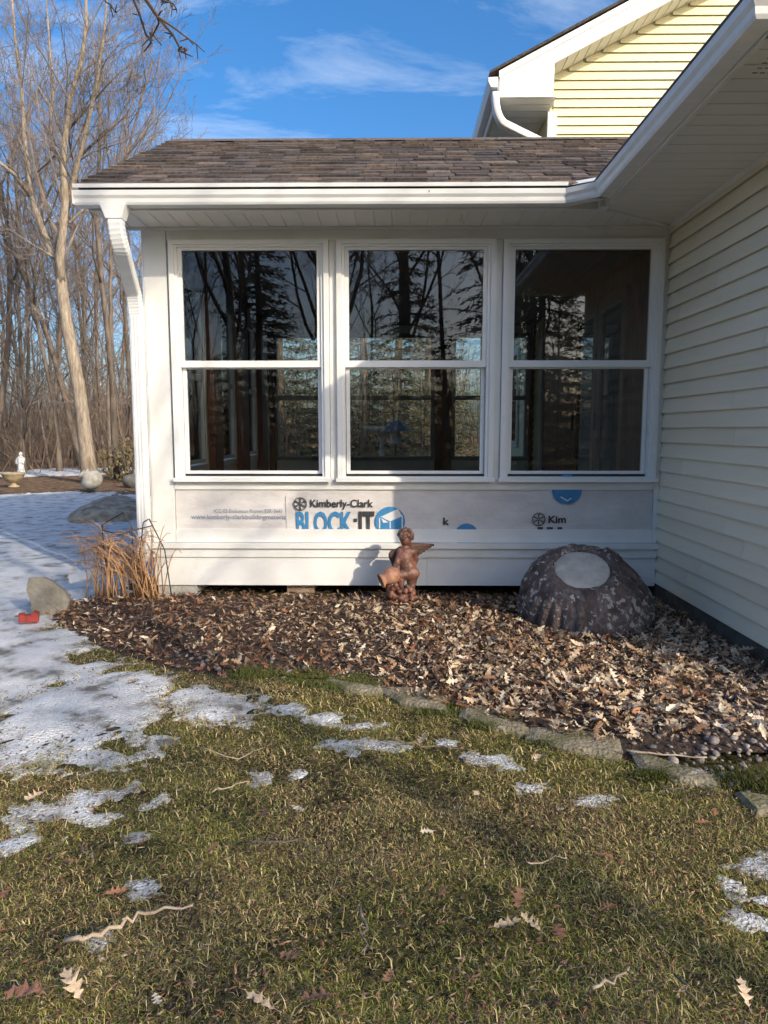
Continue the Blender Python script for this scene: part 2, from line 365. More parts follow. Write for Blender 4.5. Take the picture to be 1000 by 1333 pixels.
def pe(px, py, rx, ry, a=0):               # an ellipse seen in the photo, laid on the ground
    p = gp(px, py); l = gp(px - rx, py); t_ = gp(px, py - ry); b_ = gp(px, py + ry)
    return (p.x, p.y, abs(p.x - l.x), abs(t_.y - b_.y) / 2, a)
SNOWS = []
def snow(name, label, ell, thick=.018, step=.02, rag=.05, holes=0, cat='snow patch', group=None, st=False):
    m = snow_patch(ell, thick, step, len(SNOWS) * 3.7 + 1, rag, holes); o = m.build(name, SNOW, None, True); SNOWS.append(ell)
    if st: struct(o)
    else: tag(o, label, cat, group)
    return o
snow('snow', None, [(-4.9, 8.8, 2.6, 5.2, .35), (-8.5, 9.0, 4.5, 3.6, .5), (-4.2, 6.0, 1.7, 2.6, .2), (-2.9, 4.3, .95, 1.1, 0), (-4.4, 4.0, 1.9, 1.6, 0), (-2.25, 3.5, .75, .75, .3), pe(95, 930, 125, 60)], .020, .030, .26, .75, st=True)
snow('snow', None, [pe(100, 614, 75, 5), pe(20, 618, 40, 4), pe(160, 612, 40, 4)], .05, .15, .5, st=True)
snow('snow_patch', 'long thin sheet of grey snow reaching right from the left edge of the lawn', [pe(60, 1058, 85, 14, .12), pe(155, 1035, 60, 11, .25), pe(15, 1098, 40, 14, .4), pe(60, 985, 120, 22, .1)], .009, .015, .075, .1)
snow('snow_patch', 'rounded white snow patch below the dark mulch left of the edging stones', [pe(290, 920, 62, 20, -.3), pe(255, 905, 35, 14)], .014, .014, .06)
snow('snow_patch', 'snow strip at the end of the bed, left of the first edging stone', [pe(375, 920, 30, 8), pe(425, 932, 40, 8, -.3), pe(470, 942, 25, 5)], .009, .012, .05)
snow('snow_patch', 'flat snow strip with ragged ends in the middle of the lawn', [pe(455, 966, 32, 6), pe(495, 970, 32, 6, .2)], .009, .012, .045)
snow('snow_patch', 'narrow slanting snow strip below the middle edging stone', [pe(640, 988, 28, 7, -.5), pe(662, 997, 18, 5, -.5), pe(585, 965, 14, 5)], .008, .011, .035)
for px, py, rx, ry, lab in [(190, 1153, 20, 12, 'small three-lobed snow lump left of centre on the lawn'), (133, 1219, 11, 13, 'small oval snow lump behind the long bent stick'),
                            (340, 1009, 12, 8, 'small snow lump on the lawn below the rounded snow patch'), (180, 1087, 13, 6, 'tiny flat snow scrap below the long thin snow sheet'),
                            (207, 962, 22, 7, 'thin snow scrap left of the rounded snow patch'), (390, 1003, 9, 5, 'tiny snow crumb right of the small lump below the rounded patch'),
                            (690, 1024, 18, 5, 'broken snow crumbs below the slanting snow strip'), (775, 1041, 30, 6, 'row of small snow scraps near the right edging stones'),
                            (955, 1150, 13, 10, 'small grey snow lump between the two bigger ones at right edge')]:
    snow('snow_patch', lab, [pe(px, py, rx, ry, .2)], .008, .009, .028)
snow('snow_patch', 'grey snow slab cut by the right edge, upper of two', [pe(990, 1124, 34, 14)], .012, .012, .04)
snow('snow_patch', 'grey snow slab cut by the right edge, lower of two', [pe(975, 1190, 32, 14, -.4), pe(995, 1170, 20, 12)], .012, .012, .05)
def snow_at(x, y):
    q = -9
    for ell in SNOWS:
        for ex, ey, rx, ry, a in ell:
            dx, dy = x - ex, y - ey
            if abs(dx) > max(rx, ry) or abs(dy) > max(rx, ry): continue
            c_, s_ = math.cos(a), math.sin(a); u, v = (dx*c_ + dy*s_) / rx, (-dx*s_ + dy*c_) / ry
            q = max(q, 1 - math.sqrt(u*u + v*v))
    return q

# ------------------------------------------------------------------ sunroom
SUNROOM = thing('sunroom', 'white sunroom with three tall windows and brown shingled roof', 'sunroom', (.09, 5.1, 0))
XL, XR, YB = -1.735, 1.912, 9.6
GR, SF = 2.588, 2.592
w = MB()                                    # front wall body behind the boards, and the other walls
w.box(XL, XR, 5.112, 5.2, .075, .85); w.box(XL, XR, 5.112, 5.2, 2.48, 2.62); w.box(XL, -1.552, 5.112, 5.2, .85, 2.48)
for a, b in ((-.447, -.388), (.712, .767), (1.872, XR)): w.box(a, b, 5.112, 5.2, .85, 2.48)
w.box(XL, XL + .09, 5.2, YB, .075, .85); w.box(XL, XL + .09, 5.2, YB, 2.44, 2.62)
w.box(XL, XR, YB, YB + .1, .075, .80); w.box(XL, XR, YB, YB + .1, 2.47, 2.62)
w.build('wall', WHITE, SUNROOM)
def board(name, x0, x1, z0, z1, yf, m=None, yb=5.112): return MB().box(x0, x1, yf, yb, z0, z1).build(name, m or WHITE, SUNROOM)
board('corner_board', XL, -1.575, .392, GR, 5.085)
MB().box(XL - .012, XL + .1, 5.09, 5.2, .392, GR).build('corner_board', WHITE, SUNROOM)
board('header_board', -1.572, XR, 2.508, GR, 5.09)
board('trim_strip', -.441, -.394, .845, 2.506, 5.092); board('trim_strip', .718, .762, .845, 2.506, 5.092)
board('trim_strip', 1.874, XR, .392, 2.506, 5.088)
board('apron_board', -1.572, 1.872, .776, .842, 5.088)
board('base_board', -1.572, 1.872, .392, .487, 5.09)
board('drip_ledge', XL - .02, 1.925, .352, .389, 5.045); board('frieze_board', XL - .005, 1.905, .285, .350, 5.068)
board('skirt_board', XL, .25, .075, .283, 5.082); board('skirt_board', .252, 1.905, .075, .283, 5.083)
MB().box(XL - .006, XL, 5.09, YB, .075, GR).build('side_cladding', WHITE, SUNROOM) if False else None
# dark sheet standing in for the shade of the crawl space, and piers
c = MB(); c.box(XL + .25, XR - .02, 5.6, 5.65, -.1, .09); c.build('crawl_space_shade', DARK, SUNROOM)
MB().box(XL + .02, XL + .3, 5.1, 5.45, -.1, .073).build('foundation_pier', CONC, SUNROOM)
b_ = at(392, 770, 5.16); MB().box(b_.x - .1, b_.x + .1, 5.14, 5.4, -.1, .073).build('foundation_pier', mk('old_brick', (.22, .15, .10), (.33, .24, .17), 12, .9, .5), SUNROOM)

WINDOWS = [(-1.555, -.444), (-.391, .715), (.765, 1.871)]
def front_window(x0, x1):
    z0, z1 = .846, 2.5045
    f = MB(); f.ring3(x0, x1, z0, z1, .036, .022, .028, 5.060, 5.15); f.ring3(x0 + .0365, x1 - .0365, z0 + .0225, z1 - .0285, .020, .002, .014, 5.075, 5.15)
    f.box(x0 - .010, x1 + .010, 5.040, 5.0595, z0 - .012, z0 + .016)
    fr = f.build('window_frame', SASH, SUNROOM)
    a, b = x0 + .057, x1 - .057; zm = 1.642
    u = MB(); u.ring3(a, b, zm, z1 - .043, .028, .046, .020, 5.090, 5.120)
    u.build('upper_sash', SASH, fr)
    l = MB(); l.ring3(a + .004, b - .004, z0 + .040, zm + .02, .026, .023, .03, 5.124, 5.150)
    l.build('lower_sash', SASH, fr)
    MB().box(a + .001, b - .001, 5.118, 5.1235, z0 + .0255, z0 + .041).build('sill_gap_shade', BLACK, fr)  # black strip stands in for the shade inside the gap
    MB().box(a + .025, b - .025, 5.104, 5.108, zm + .040, z1 - .060).build('pane', GLASS, fr)
    MB().box(a + .027, b - .027, 5.136, 5.140, z0 + .060, zm).build('pane', GLASS, fr)
    for zz in (.6,): MB().box((a+b)/2 - .03, (a+b)/2 + .03, 5.151, 5.165, zm - .005, zm + .012).build('sash_lock', SASH, fr)
    ins = MB(); ins.ring(x0 - .02, x1 + .02, z0 - .02, z1 + .01, .07, 5.2005, 5.215); ins.build('inner_casing', WOODIN, fr)
    return fr
for a, b in WINDOWS: front_window(a, b)

# inside: floor, ceiling boards, cedar posts, windows of the left and rear walls, glazed doors on the right wall
MB().box(XL + .09, XR - .03, 5.2, YB, .25, .30).build('floor', FLOORIN, SUNROOM)
ceil = MB().box(XL + .09, XR, 5.2, YB, 2.585, 2.60).build('ceiling', WOODCEIL, SUNROOM)
k = 0; xx = XL + .1; cm_ = MB().box(0, .134, 0, YB - 5.22, 0, .012).mesh('ceiling_board', WOODCEIL)
while xx < XR - .15:
    link('ceiling_board', cm_, ceil, (xx, 5.21, 2.572 + .001 * (k % 3))); xx += .139; k += 1
wl = MB(); lw = MB(); 
for y0, y1 in ((5.22, 5.40), (6.33, 6.62), (7.50, 7.86), (8.66, 9.0), (9.5, 9.6)):
    MB().box(XL + .0, XL + .16, y0, y1, .3, 2.57).build('cedar_post', WOODIN, SUNROOM)
for y0, y1 in ((5.42, 6.32), (6.63, 7.49), (7.87, 8.65), (9.01, 9.49)):
    f = MB(); f.ringx(y0, y1, .85, 2.44, .055, XL + .01, XL + .10); f.ringx(y0 + .0555, y1 - .0555, .92, 2.39, .03, XL + .04, XL + .09); f.box(XL + .03, XL + .085, y0 + .09, y1 - .09, 1.62, 1.67)
    fr = f.build('side_window', SASH, SUNROOM); MB().box(XL + .06, XL + .064, y0 + .08, y1 - .08, .94, 2.36).build('pane', GLASS, fr)
rear = [(at(356, 500, YB).x, at(428, 500, YB).x), (at(432, 500, YB).x, at(566, 500, YB).x), (at(588, 500, YB).x, at(694, 500, YB).x - .05)]
for x0, x1 in rear:
    f = MB(); f.ring(x0, x1, .80, 2.47, .05, YB - .03, YB + .08); f.box(x0 + .05, x1 - .05, YB, YB + .05, 1.60, 1.66)
    fr = f.build('rear_window', mk('rear_window_frame', (.30, .30, .29), (.36, .36, .35), 4, .5), SUNROOM); MB().box(x0 + .05, x1 - .05, YB + .02, YB + .024, .85, 2.42).build('pane', GLASS, fr)
for x0, x1 in ((XL + .17, rear[0][0] - .005), (rear[1][1] + .003, rear[2][0] - .003), (rear[2][1] + .003, XR - .01)):
    MB().box(x0, x1, YB - .08, YB + .09, .3, 2.57).build('cedar_post', WOODIN, SUNROOM)
rw = MB().box(XR - .03, XR - .002, 5.2, YB, .30, 2.57).build('right_inner_wall', WOODIN, SUNROOM)
for i in range(17):                        # diagonal cedar boards by the front window
    z = -.9 + i * .19
    p = [(XR - .045, 5.22, z), (XR - .045, 5.22, z + .18), (XR - .045, 5.74, z + .18 + .95), (XR - .045, 5.74, z + .95)]
    p = [(a, b, min(2.56, max(.31, c_))) for a, b, c_ in p]
    if p[3][2] - p[0][2] > .02 and p[2][2] > p[3][2] - .001 and len({(q[1], q[2]) for q in p}) > 2: MB().prism(p, (.014, 0, 0)).build('diagonal_board', WOODIN, rw)
for y0, y1 in ((5.76, 6.52), (6.56, 7.32)):
    f = MB(); f.ringx(y0, y1, .3, 2.34, .1, XR - .075, XR - .031)
    d = f.build('glazed_door', mk('door_wood', (.20, .10, .055), (.30, .16, .09), 4, .5), SUNROOM); MB().box(XR - .055, XR - .05, y0 + .1, y1 - .1, .4, 2.24).build('pane', glass('door_glass', 2.4, (.15, .15, .14)), d)
    MB().tube([(XR - .09, y1 - .05, 1.2), (XR - .09, y1 - .05, 1.36)], .012, 6).build('handle', BLACK, d)

# house-wrap strip with its print
wr = MB(); nxw, nzw = 150, 12
for j in range(nzw + 1):
    for i in range(nxw + 1):
        x = -1.57 + 3.44 * i / nxw; z = .47 + .31 * j / nzw
        y = 5.1035 + .0045 * nz(x * 1.3 + z * 2, z * 3, 3, 2.4) + .0030 * nz(x + z * .7, z * 1.5, 8, 8) - (.002 if x < at(372, 660, 5.1).x else 0)
        wr.v.append((x, y, z))
for j in range(nzw):
    for i in range(nxw): wr.f.append((j*(nxw+1)+i, j*(nxw+1)+i+1, (j+1)*(nxw+1)+i+1, (j+1)*(nxw+1)+i))
WR = wr.build('house_wrap', WRAP, SUNROOM, True)
YT = 5.0935
def text(s, px0, px1, py_base, py_top, m, bold=0.0, cut=None, capfrac=.70):
    cu = bpy.data.curves.new('lettering', 'FONT'); cu.body = s; cu.fill_mode = 'FRONT'; cu.resolution_u = 3; cu.offset = bold
    o = bpy.data.objects.new('lettering', cu); COL.objects.link(o)
    bpy.context.view_layer.update(); dg = bpy.context.evaluated_depsgraph_get()
    me = bpy.data.meshes.new_from_object(o.evaluated_get(dg)); bpy.data.objects.remove(o)
    co = [v.co.copy() for v in me.vertices]; xa = min(c.x for c in co); xb = max(c.x for c in co)
    A = at(px0, py_base, YT); B = at(px1, py_base, YT); T = at(px0, py_top, YT)
    for v, c in zip(me.vertices, co): v.co = (A.x + (c.x - xa) / (xb - xa) * (B.x - A.x), YT, A.z + c.y / capfrac * (T.z - A.z))
    me.materials.clear(); me.materials.append(m); return link('lettering', me, WR)
text('ICC-ES Evaluation Report ESR-3641', 279, 367, 667.5, 662.5, INKGREY, 0)
text('www.kimberly-clarkbuildingmateria', 249, 372.5, 675.5, 669.6, INKGREY, .004)
text('Kimberly-Clark', 404, 486, 660, 650.3, INKBLACK, .022)
text('BLOCK', 386, 459, 693.5, 666.5, INKBLUE, .030)
text('IT', 467, 487.5, 693.5, 666.5, INKBLACK, .04)
text('k', 577, 585, 683, 674, INKBLACK, .03); text('Kim', 714, 737, 680.5, 671.5, INKBLACK, .03)
def flat(name, pts, m, dy=0.0):
    return MB().prism([(at(px, py, YT).x, YT - dy, at(px, py, YT).z) for px, py in pts][::-1], (0, .0006, 0)).build(name, m, WR)
def disc(cx, cy, r, m, name='logo_disc', a0=0, a1=360, dy=.0, n=40):
    return flat(name, [(cx + r * math.cos(math.radians(a0 + (a1-a0)*i/n)), cy + r * math.sin(math.radians(a0 + (a1-a0)*i/n))) for i in range(n)], m, dy)
def emblem(cx, cy, r):
    rm = MB(); ci = []
    C = at(cx, cy, YT); rr = r / 181
    pts = [(C.x + rr*math.cos(t*math.pi/16), YT, C.z + rr*math.sin(t*math.pi/16)) for t in range(33)]
    rm.tube(pts, .0035, 4)
    for i in range(6):
        t = i * math.pi / 3 + .52
        p0 = Vector((C.x, YT, C.z)); d = Vector((math.cos(t), 0, math.sin(t)))
        rm.tube([p0 + d*rr*.12, p0 + d*rr*.78], .004, 4)
        e = Vector((-d.z, 0, d.x)); rm.tube([p0 + d*rr*.78 + e*rr*.18, p0 + d*rr*.78 - e*rr*.18], .003, 4)
    rm.build('round_emblem', INKBLACK, WR)
emblem(391, 656, 8.2); emblem(701.5, 676, 8.2)
disc(508, 679, 19.5, INKBLUE); disc(607.5, 697, 15.5, INKBLUE); disc(738, 637, 19.5, INKBLUE)
flat('logo_box_line', [(495, 673), (518, 662.5), (524, 672), (508, 678.5)], INKWHITE, .0012)
flat('logo_box_line', [(494.5, 674), (497, 673), (507.5, 679), (507.5, 681)], INKBLUE, .0018); flat('logo_box_line', [(496, 674), (506, 680), (499, 680.5)], INKWHITE, .0022)
for q in ([(493.5, 674.5), (495, 674), (495, 688), (493.5, 688)], [(507.3, 679), (508.7, 679), (508.7, 688), (507.3, 688)], [(523, 671), (524.4, 671), (524.4, 688), (523, 688)]): flat('logo_box_line', q, INKWHITE, .0026)
flat('logo_box_line', [(729, 647), (739, 653), (745, 648.5), (744, 647.5), (739, 651), (731, 646.5)], INKWHITE, .0012)
flat('print_mark', [(460.5, 675), (465, 675), (465, 679.5), (460.5, 679.5)], INKBLACK); flat('print_mark', [(489.3, 666), (490.3, 666), (490.3, 667), (489.3, 667)], INKBLACK)
for a, b in ((700, 707), (712, 720), (726, 732)): flat('print_mark', [(a, 686.2), (b, 686.2), (b, 689), (a, 689)], INKBLACK)
flat('wrap_seam', [(372.3, 645), (373.3, 645), (374.3, 689), (373.3, 689)], mk('wrap_seam_shade', (.66, .64, .62), None), .0004)

# roof, eaves, gutter
YE, ZE, YR = 4.575, 2.705, 6.57
SL = (3.73 - ZE) / (YR - YE); XRK = -1.95
def rz(y): return ZE + SL * (y - YE)
deck = MB()
deck.prism([(XRK, YE + .01, rz(YE) - .012), (XRK, YR, rz(YR) - .012), (XRK, YB + .4, 2.67), (XRK, YB + .4, 2.62), (XRK, YR, rz(YR) - .06), (XRK, YE + .01, rz(YE) - .03)], (3.25 - XRK, 0, 0))
ROOF = deck.build('roof', mk('roof_deck', (.05, .04, .035), (.08, .065, .055), 20, .95), SUNROOM)
rs = random.Random(11); ex = .142; rows = int((YR - YE) / math.cos(math.atan(SL)) / ex) + 1; ang = math.atan(SL)
sv = []
for wd in (.11, .14, .17, .21, .26):
    for tk in (.009, .018):
        s = MB(); s.add([(0, -.005, 0), (wd - .006, -.005, 0), (wd - .006, ex + .03, -.002), (0, ex + .03, -.002), (0, -.005, tk), (wd - .006, -.005, tk), (wd - .006, ex + .03, .001), (0, ex + .03, .001)],
                        [(0,3,2,1),(4,5,6,7),(0,1,5,4),(1,2,6,5),(2,3,7,6),(3,0,4,7)]); sv.append((wd, s.mesh('shingle', SHING)))
shcount = 0; rest = MB()
for r in range(rows):
    y = YE - .02 + r * ex * math.cos(ang); z = rz(y); xx = XRK - .012 - rs.random() * .02; xend = 1.24 + (y - YE) + .12
    while xx < xend and y < YR - .05:
        wd, me = rs.choice(sv); shcount += 1
        lo, ro = Vector((xx, y, z + rs.uniform(-.001, .001))), (ang, 0, rs.uniform(-.006, .006)); xx += wd
        if shcount <= 300: link('shingle', me, ROOF, lo, ro)
        else:                               # the small far courses stay real pieces, joined
            M4 = Matrix.Rotation(ang, 4, 'X'); rest.add([M4.to_3x3() @ v.co + lo for v in me.vertices], [tuple(p.vertices) for p in me.polygons])
stuff(rest.build('far_shingles', SHING, ROOF))
cap = MB()
xx = XRK
while xx < 3.2: cap.prism([(xx, YR - .12, rz(YR) - .042), (xx, YR, rz(YR) + .022), (xx, YR + .13, rz(YR) - .025), (xx, YR, rz(YR) + .006)], (.2, 0, 0)); xx += .204
cap.build('ridge_cap', SHING, ROOF)
GP = [(a, z + .030) for a, z in [(0, 2.560), (.075, 2.560), (.083, 2.573), (.087, 2.595), (.100, 2.612), (.105, 2.640), (.098, 2.640), (.094, 2.634), (.094, 2.616), (.080, 2.598), (.076, 2.575), (.070, 2.566), (.006, 2.566), (.006, 2.645), (0, 2.645)]]
GUT = MB().sweep(GP, [(XRK - .025, 4.65), (1.09, 4.65), (1.31, 4.49), (1.31, 4.489)]).build('gutter', ALU, SUNROOM)
MB().box(XRK - .029, XRK - .0255, 4.545, 4.65, 2.591, 2.672).build('end_cap', ALU, GUT)
MB().box(.22, .226, 4.5415, 4.5445, 2.652, 2.658).build('screw', BLACK, GUT)
MB().prism([(XRK - .02, YE - .036, 2.683), (XRK - .02, YE - .040, 2.704), (XRK - .02, YE - .030, 2.707), (XRK - .02, YE - .026, 2.683)], (1.09 - XRK, 0, 0)).build('drip_edge', ALU, SUNROOM)
MB().box(XRK + .03, 1.30, 4.655, 4.675, 2.577, 2.69).build('fascia', WHITE, SUNROOM)
# rake boards on the gable end
MB().prism([(XRK - .004, YE + .03, 2.63), (XRK - .004, YR, rz(YR) - .15), (XRK - .004, YB + .3, 2.56), (XRK - .004, YB + .3, 2.62), (XRK - .004, YR, rz(YR) - .062), (XRK - .004, YE + .03, rz(YE) - .035)], (.02, 0, 0)).build('rake_board', WHITE, SUNROOM)
MB().prism([(XL - .01, 5.1, 2.595), (XL - .01, YB, 2.595), (XL - .01, YR, rz(YR) - .08), (XL - .01, 5.1, rz(5.1) - .08)], (.03, 0, 0)).build('gable_wall', WHITE, SUNROOM)
sof = MB().box(XRK + .02, 1.93, 4.677, 5.09, 2.598, 2.606).build('soffit', SOFFIT, SUNROOM)
xx = XRK + .022; kk = 0; pm = MB().add([(0,0,.012),(.006,0,0),(.112,0,0),(.118,0,.012),(0,.405,.012),(.006,.405,0),(.112,.405,0),(.118,.405,.012)], [(1,0,4,5),(2,1,5,6),(3,2,6,7)]).mesh('soffit_panel', SOFFIT)
while xx < 1.30:
    link('soffit_panel', pm, sof, (xx, 4.68, 2.5925)); xx += .1205; kk += 1
xx0 = xx
for i in range(5):                         # panels cut off by the mitre with the wing's soffit
    a, b = xx0 + i * .1205, xx0 + i * .1205 + .114
    ya, yb = 4.68 + (a - 1.3) * .66, 4.68 + (b - 1.3) * .66
    if b > 1.9: break
    MB().prism([(a, ya, 2.5925), (b, yb, 2.5925), (b, 5.085, 2.5925), (a, 5.085, 2.5925)], (0, 0, .004)).build('soffit_panel', SOFFIT, sof)
MB().tube([(1.31, 4.68, 2.588), (1.9, 5.07, 2.588)], .014, 6).build('soffit_mitre', WHITE, sof)
MB().box(XRK + .025, 1.9, 5.068, 5.0895, 2.574, 2.5915).build('soffit_channel', WHITE, SUNROOM)
MB().box(1.285, 1.345, 4.60, 4.69, 2.5765, 2.6905).build('fascia_corner', WHITE, SUNROOM)
hk = at(601, 284, 4.8); MB().tube([hk + Vector((0, 0, .03)), hk + Vector((0, 0, .005)), hk + Vector((.012, 0, -.01)), hk + Vector((.004, 0, -.024)), hk + Vector((-.012, 0, -.018)), hk + Vector((-.014, 0, -.004))], .0028, 6).build('ceiling_hook', WHITE, SUNROOM, True)
# downspout: outlet, elbow, corrugated bends, long leg, extension over the snow
def ds(px, py, Y): return at(px, py, Y)
D0 = at(149, 268, 4.6)
outl = MB(); outl.add([(D0.x - .075, 4.555, 2.592), (D0.x + .085, 4.555, 2.592), (D0.x + .085, 4.65, 2.592), (D0.x - .075, 4.65, 2.592), (D0.x - .045, 4.56, 2.508), (D0.x + .055, 4.56, 2.508), (D0.x + .055, 4.64, 2.508), (D0.x - .045, 4.64, 2.508)],
                      [(0,1,2,3),(7,6,5,4),(0,4,5,1),(1,5,6,2),(2,6,7,3),(3,7,4,0)])
DSP = outl.build('downspout_outlet', ALU, SUNROOM)
def rect_sweep(m, pts, hw, hd, up=None, ribs=False):
    pts = [Vector(p) for p in pts]; vs = []; n = len(pts)
    for i, p in enumerate(pts):
        t = (pts[min(i+1, n-1)] - pts[max(i-1, 0)]).normalized(); a = Vector((1, 0, 0)) if up is None else Vector(up); a = (a - t*a.dot(t)).normalized(); b = t.cross(a)
        k = 1.0 - (.05 if ribs and i % 2 else 0)
        for u, v in ((-1, -.8), (-.8, -1), (.8, -1), (1, -.8), (1, .8), (.8, 1), (-.8, 1), (-1, .8)): vs.append(p + a*hw*u*k + b*hd*v*k)
    fs = [(i*8+j, i*8+(j+1) % 8, (i+1)*8+(j+1) % 8, (i+1)*8+j) for i in range(n-1) for j in range(8)] + [tuple(range(7, -1, -1)), tuple(range((n-1)*8, n*8))]
    return m.add(vs, fs)
def bez(p, n):
    p = [Vector(q) for q in p]; r = []
    for i in range(n + 1):
        t = i / n; q = list(p)
        while len(q) > 1: q = [q[j].lerp(q[j+1], t) for j in range(len(q)-1)]
        r.append(q[0])
    return r
XD = -1.783; a0 = Vector((D0.x + .005, 4.60, 2.52)); a1 = Vector((D0.x + .02, 4.62, 2.36)); b0 = Vector((XD, 4.99, 2.15)); b1 = Vector((XD, 5.035, 2.0))
e1 = bez([a0, a0 + Vector((0, 0, -.1)), a1, a1 + (b0 - a1) * .12], 16)
rect_sweep(MB(), e1, .047, .036, None, True).build('downspout_elbow', ALU, SUNROOM)
rect_sweep(MB(), [e1[-1], b0], .045, .034).build('downspout_pipe', ALU, SUNROOM)
rect_sweep(MB(), bez([b0, b0 + (b0 - a1) * .12, b1 + Vector((0, 0, .05)), b1], 14), .047, .036, None, True).build('downspout_elbow', ALU, SUNROOM)
leg = MB(); rect_sweep(leg, [b1 + Vector((0, 0, .01)), (XD, 5.035, .38)], .043, .033)
for dx in (-.022, 0, .022): leg.box(XD + dx - .004, XD + dx + .004, 4.998, 5.0025, .4, 1.98)
leg.build('downspout_pipe', ALU, SUNROOM)
x0 = Vector((XD, 5.03, .38)); x1 = gp(96, 770) + Vector((0, 0, .10))
rect_sweep(MB(), bez([x0 + Vector((0, 0, .02)), x0 + Vector((0, 0, -.08)), x0 + Vector((-.05, 0, -.13))], 8), .045, .035, None, True).build('downspout_elbow', ALU, SUNROOM)
rect_sweep(MB(), [x0 + Vector((-.04, 0, -.12)), x1], .035, .045, (0, 0, 1)).build('downspout_extension', WHITE, SUNROOM)

# ------------------------------------------------------------------ house: wing at the right, two-storey part behind
HOUSE = thing('house', 'cream sided house with deep white eaves beside and behind the sunroom', 'house', (3.5, 6, 0))
XW, YC, EXP = 1.915, 3.02, .1016
core = MB(); core.box(XW + .02, 7.3, YC + .02, 9.0, .0, 2.62); core.build('wing_wall', FOUND, HOUSE)
SW = MB().box(XW + .012, XW + .019, YC + .01, 9.0, .085, 2.6).build('wing_siding', SIDING, HOUSE)
sb = MB().add([(0, 0, 0), (0, 1, 0), (.0, 1, .004), (.0, 0, .004), (.018, 0, EXP + .006), (.018, 1, EXP + .006)], [(0,1,2,3)[::-1], (3,2,5,4)[::-1], (0, 3, 4), (1, 5, 2)]).mesh('siding_board', SIDING)
nrow = int((2.575 - .085) / EXP) + 1
rsd = random.Random(17)
for i in range(nrow):                       # most courses are lapped somewhere along the wall
    ys_ = rsd.choice((3.75, 4.1, 4.45, 4.8, 6.4)) + rsd.uniform(-.12, .12)
    link('siding_board', sb, SW, (XW - .014, YC, .10 + i * EXP), None, (1, ys_ - YC, 1)); link('siding_board', sb, SW, (XW - .0158, ys_ - .012, .0995 + i * EXP), None, (1, 9.0 - ys_, 1))
fb = MB().add([(0, 0, 0), (5.3, 0, 0), (5.3, 0, .004), (0, 0, .004), (0, .014, EXP + .004), (5.3, .014, EXP + .004)], [(0,1,2,3), (3,2,5,4), (0, 3, 4), (1, 5, 2)]).mesh('siding_board', SIDING)
SW2 = MB().box(XW, 7.3, YC + .006, YC + .019, .085, 2.6).build('wing_siding', SIDING, HOUSE)
for i in range(nrow): link('siding_board', fb, SW2, (XW + .02, YC - .01, .085 + i * EXP))
MB().box(XW - .02, XW + .06, YC - .02, YC + .06, .08, 2.59).build('corner_post', WHITE, HOUSE)
MB().box(XW + .0, XW + .0115, YC, 9.0, -.1, .12).build('foundation', FOUND, HOUSE)
MB().box(XW - .030, XW + .004, YC, 5.085, 2.566, 2.593).build('soffit_channel', WHITE, HOUSE)
YF = 2.60; XE = 1.31
wsof = MB().box(XE + .02, XW, YF + .1, 4.67, 2.600, 2.608).build('wing_soffit', SOFFIT, HOUSE)
yy = YF + .1; wp = MB().add([(0,0,.006),(0,.005,0),(0,.103,0),(0,.108,.006),(.575,0,.006),(.575,.005,0),(.575,.103,0),(.575,.108,.006)], [(0,1,5,4),(1,2,6,5),(2,3,7,6)]).mesh('soffit_panel', SOFFIT)
while yy < 4.60: link('soffit_panel', wp, wsof, (XE + .02, yy, 2.5935)); yy += .1095
for i in range(6):
    ya, yb = yy + i * .1095, yy + i * .1095 + .104; xa, xb = 1.3 + (ya - 4.68) / .66 + .03, 1.3 + (yb - 4.68) / .66 + .03
    MB().prism([(max(XE+.02, xa), ya, 2.5935), (XW - .02, ya, 2.5935), (XW - .02, yb, 2.5935), (max(XE+.02, min(xb, XW-.02)), yb, 2.5935)], (0, 0, .003)).build('soffit_panel', SOFFIT, wsof)
vent = MB()
for r_ in range(8):
    for q in range(14): vent.box(XE + .1 + q*.03, XE + .118 + q*.03, YF + .115 + r_*.0375, YF + .121 + r_*.0375, 2.591, 2.5933)
vent.build('soffit_vent', mk('vent_shadow', (.30, .29, .27), None), wsof)
MB().box(XE + .004, XE + .022, YF + .08, 4.65, 2.577, 2.69).build('fascia', WHITE, HOUSE)
MB().box(XE + .003, 7.9, YF + .085, YF + .103, 2.577, 2.69).build('fascia', WHITE, HOUSE)
WG = MB().sweep(GP, [(XE, 4.489), (XE, YF + .08), (7.9, YF + .08)]).build('gutter', ALU, HOUSE)
# sweep keeps the outward side on the right-hand side of travel
MB().sweep([(.09, 2.680), (.094, 2.700), (-.06, 2.74), (-.06, 2.72)], [(XE, 4.52), (XE, YF + .08), (7.9, YF + .08)]).build('drip_edge', mk('drip_dark', (.06, .055, .05), (.1, .09, .085), 9, .9), HOUSE)
MB().prism([(1.07, 4.57, 2.69), (1.25, 4.46, 2.69), (1.30, 4.54, 2.735), (1.12, 4.64, 2.735)], (0, 0, .004)).build('valley_flashing', ALU, HOUSE)
wr_ = MB(); zt = lambda d: 2.70 + .5 * d
x0, x1, y0 = XE - .09, 7.99, YF - .01; xm = (x0 + x1) / 2; hd = xm - x0
wr_.add([(x0, y0, zt(0)), (x0, 4.53, zt(0)), (xm, 4.53 + hd, zt(hd)), (xm, y0 + hd, zt(hd)), (x1, y0, zt(0)), (x1, 9.2, zt(0)), (xm, 9.2, zt(hd))], [(0, 3, 2, 1), (0, 4, 3), (4, 5, 6, 2, 3)])
wr_.build('wing_roof', SHING, HOUSE)
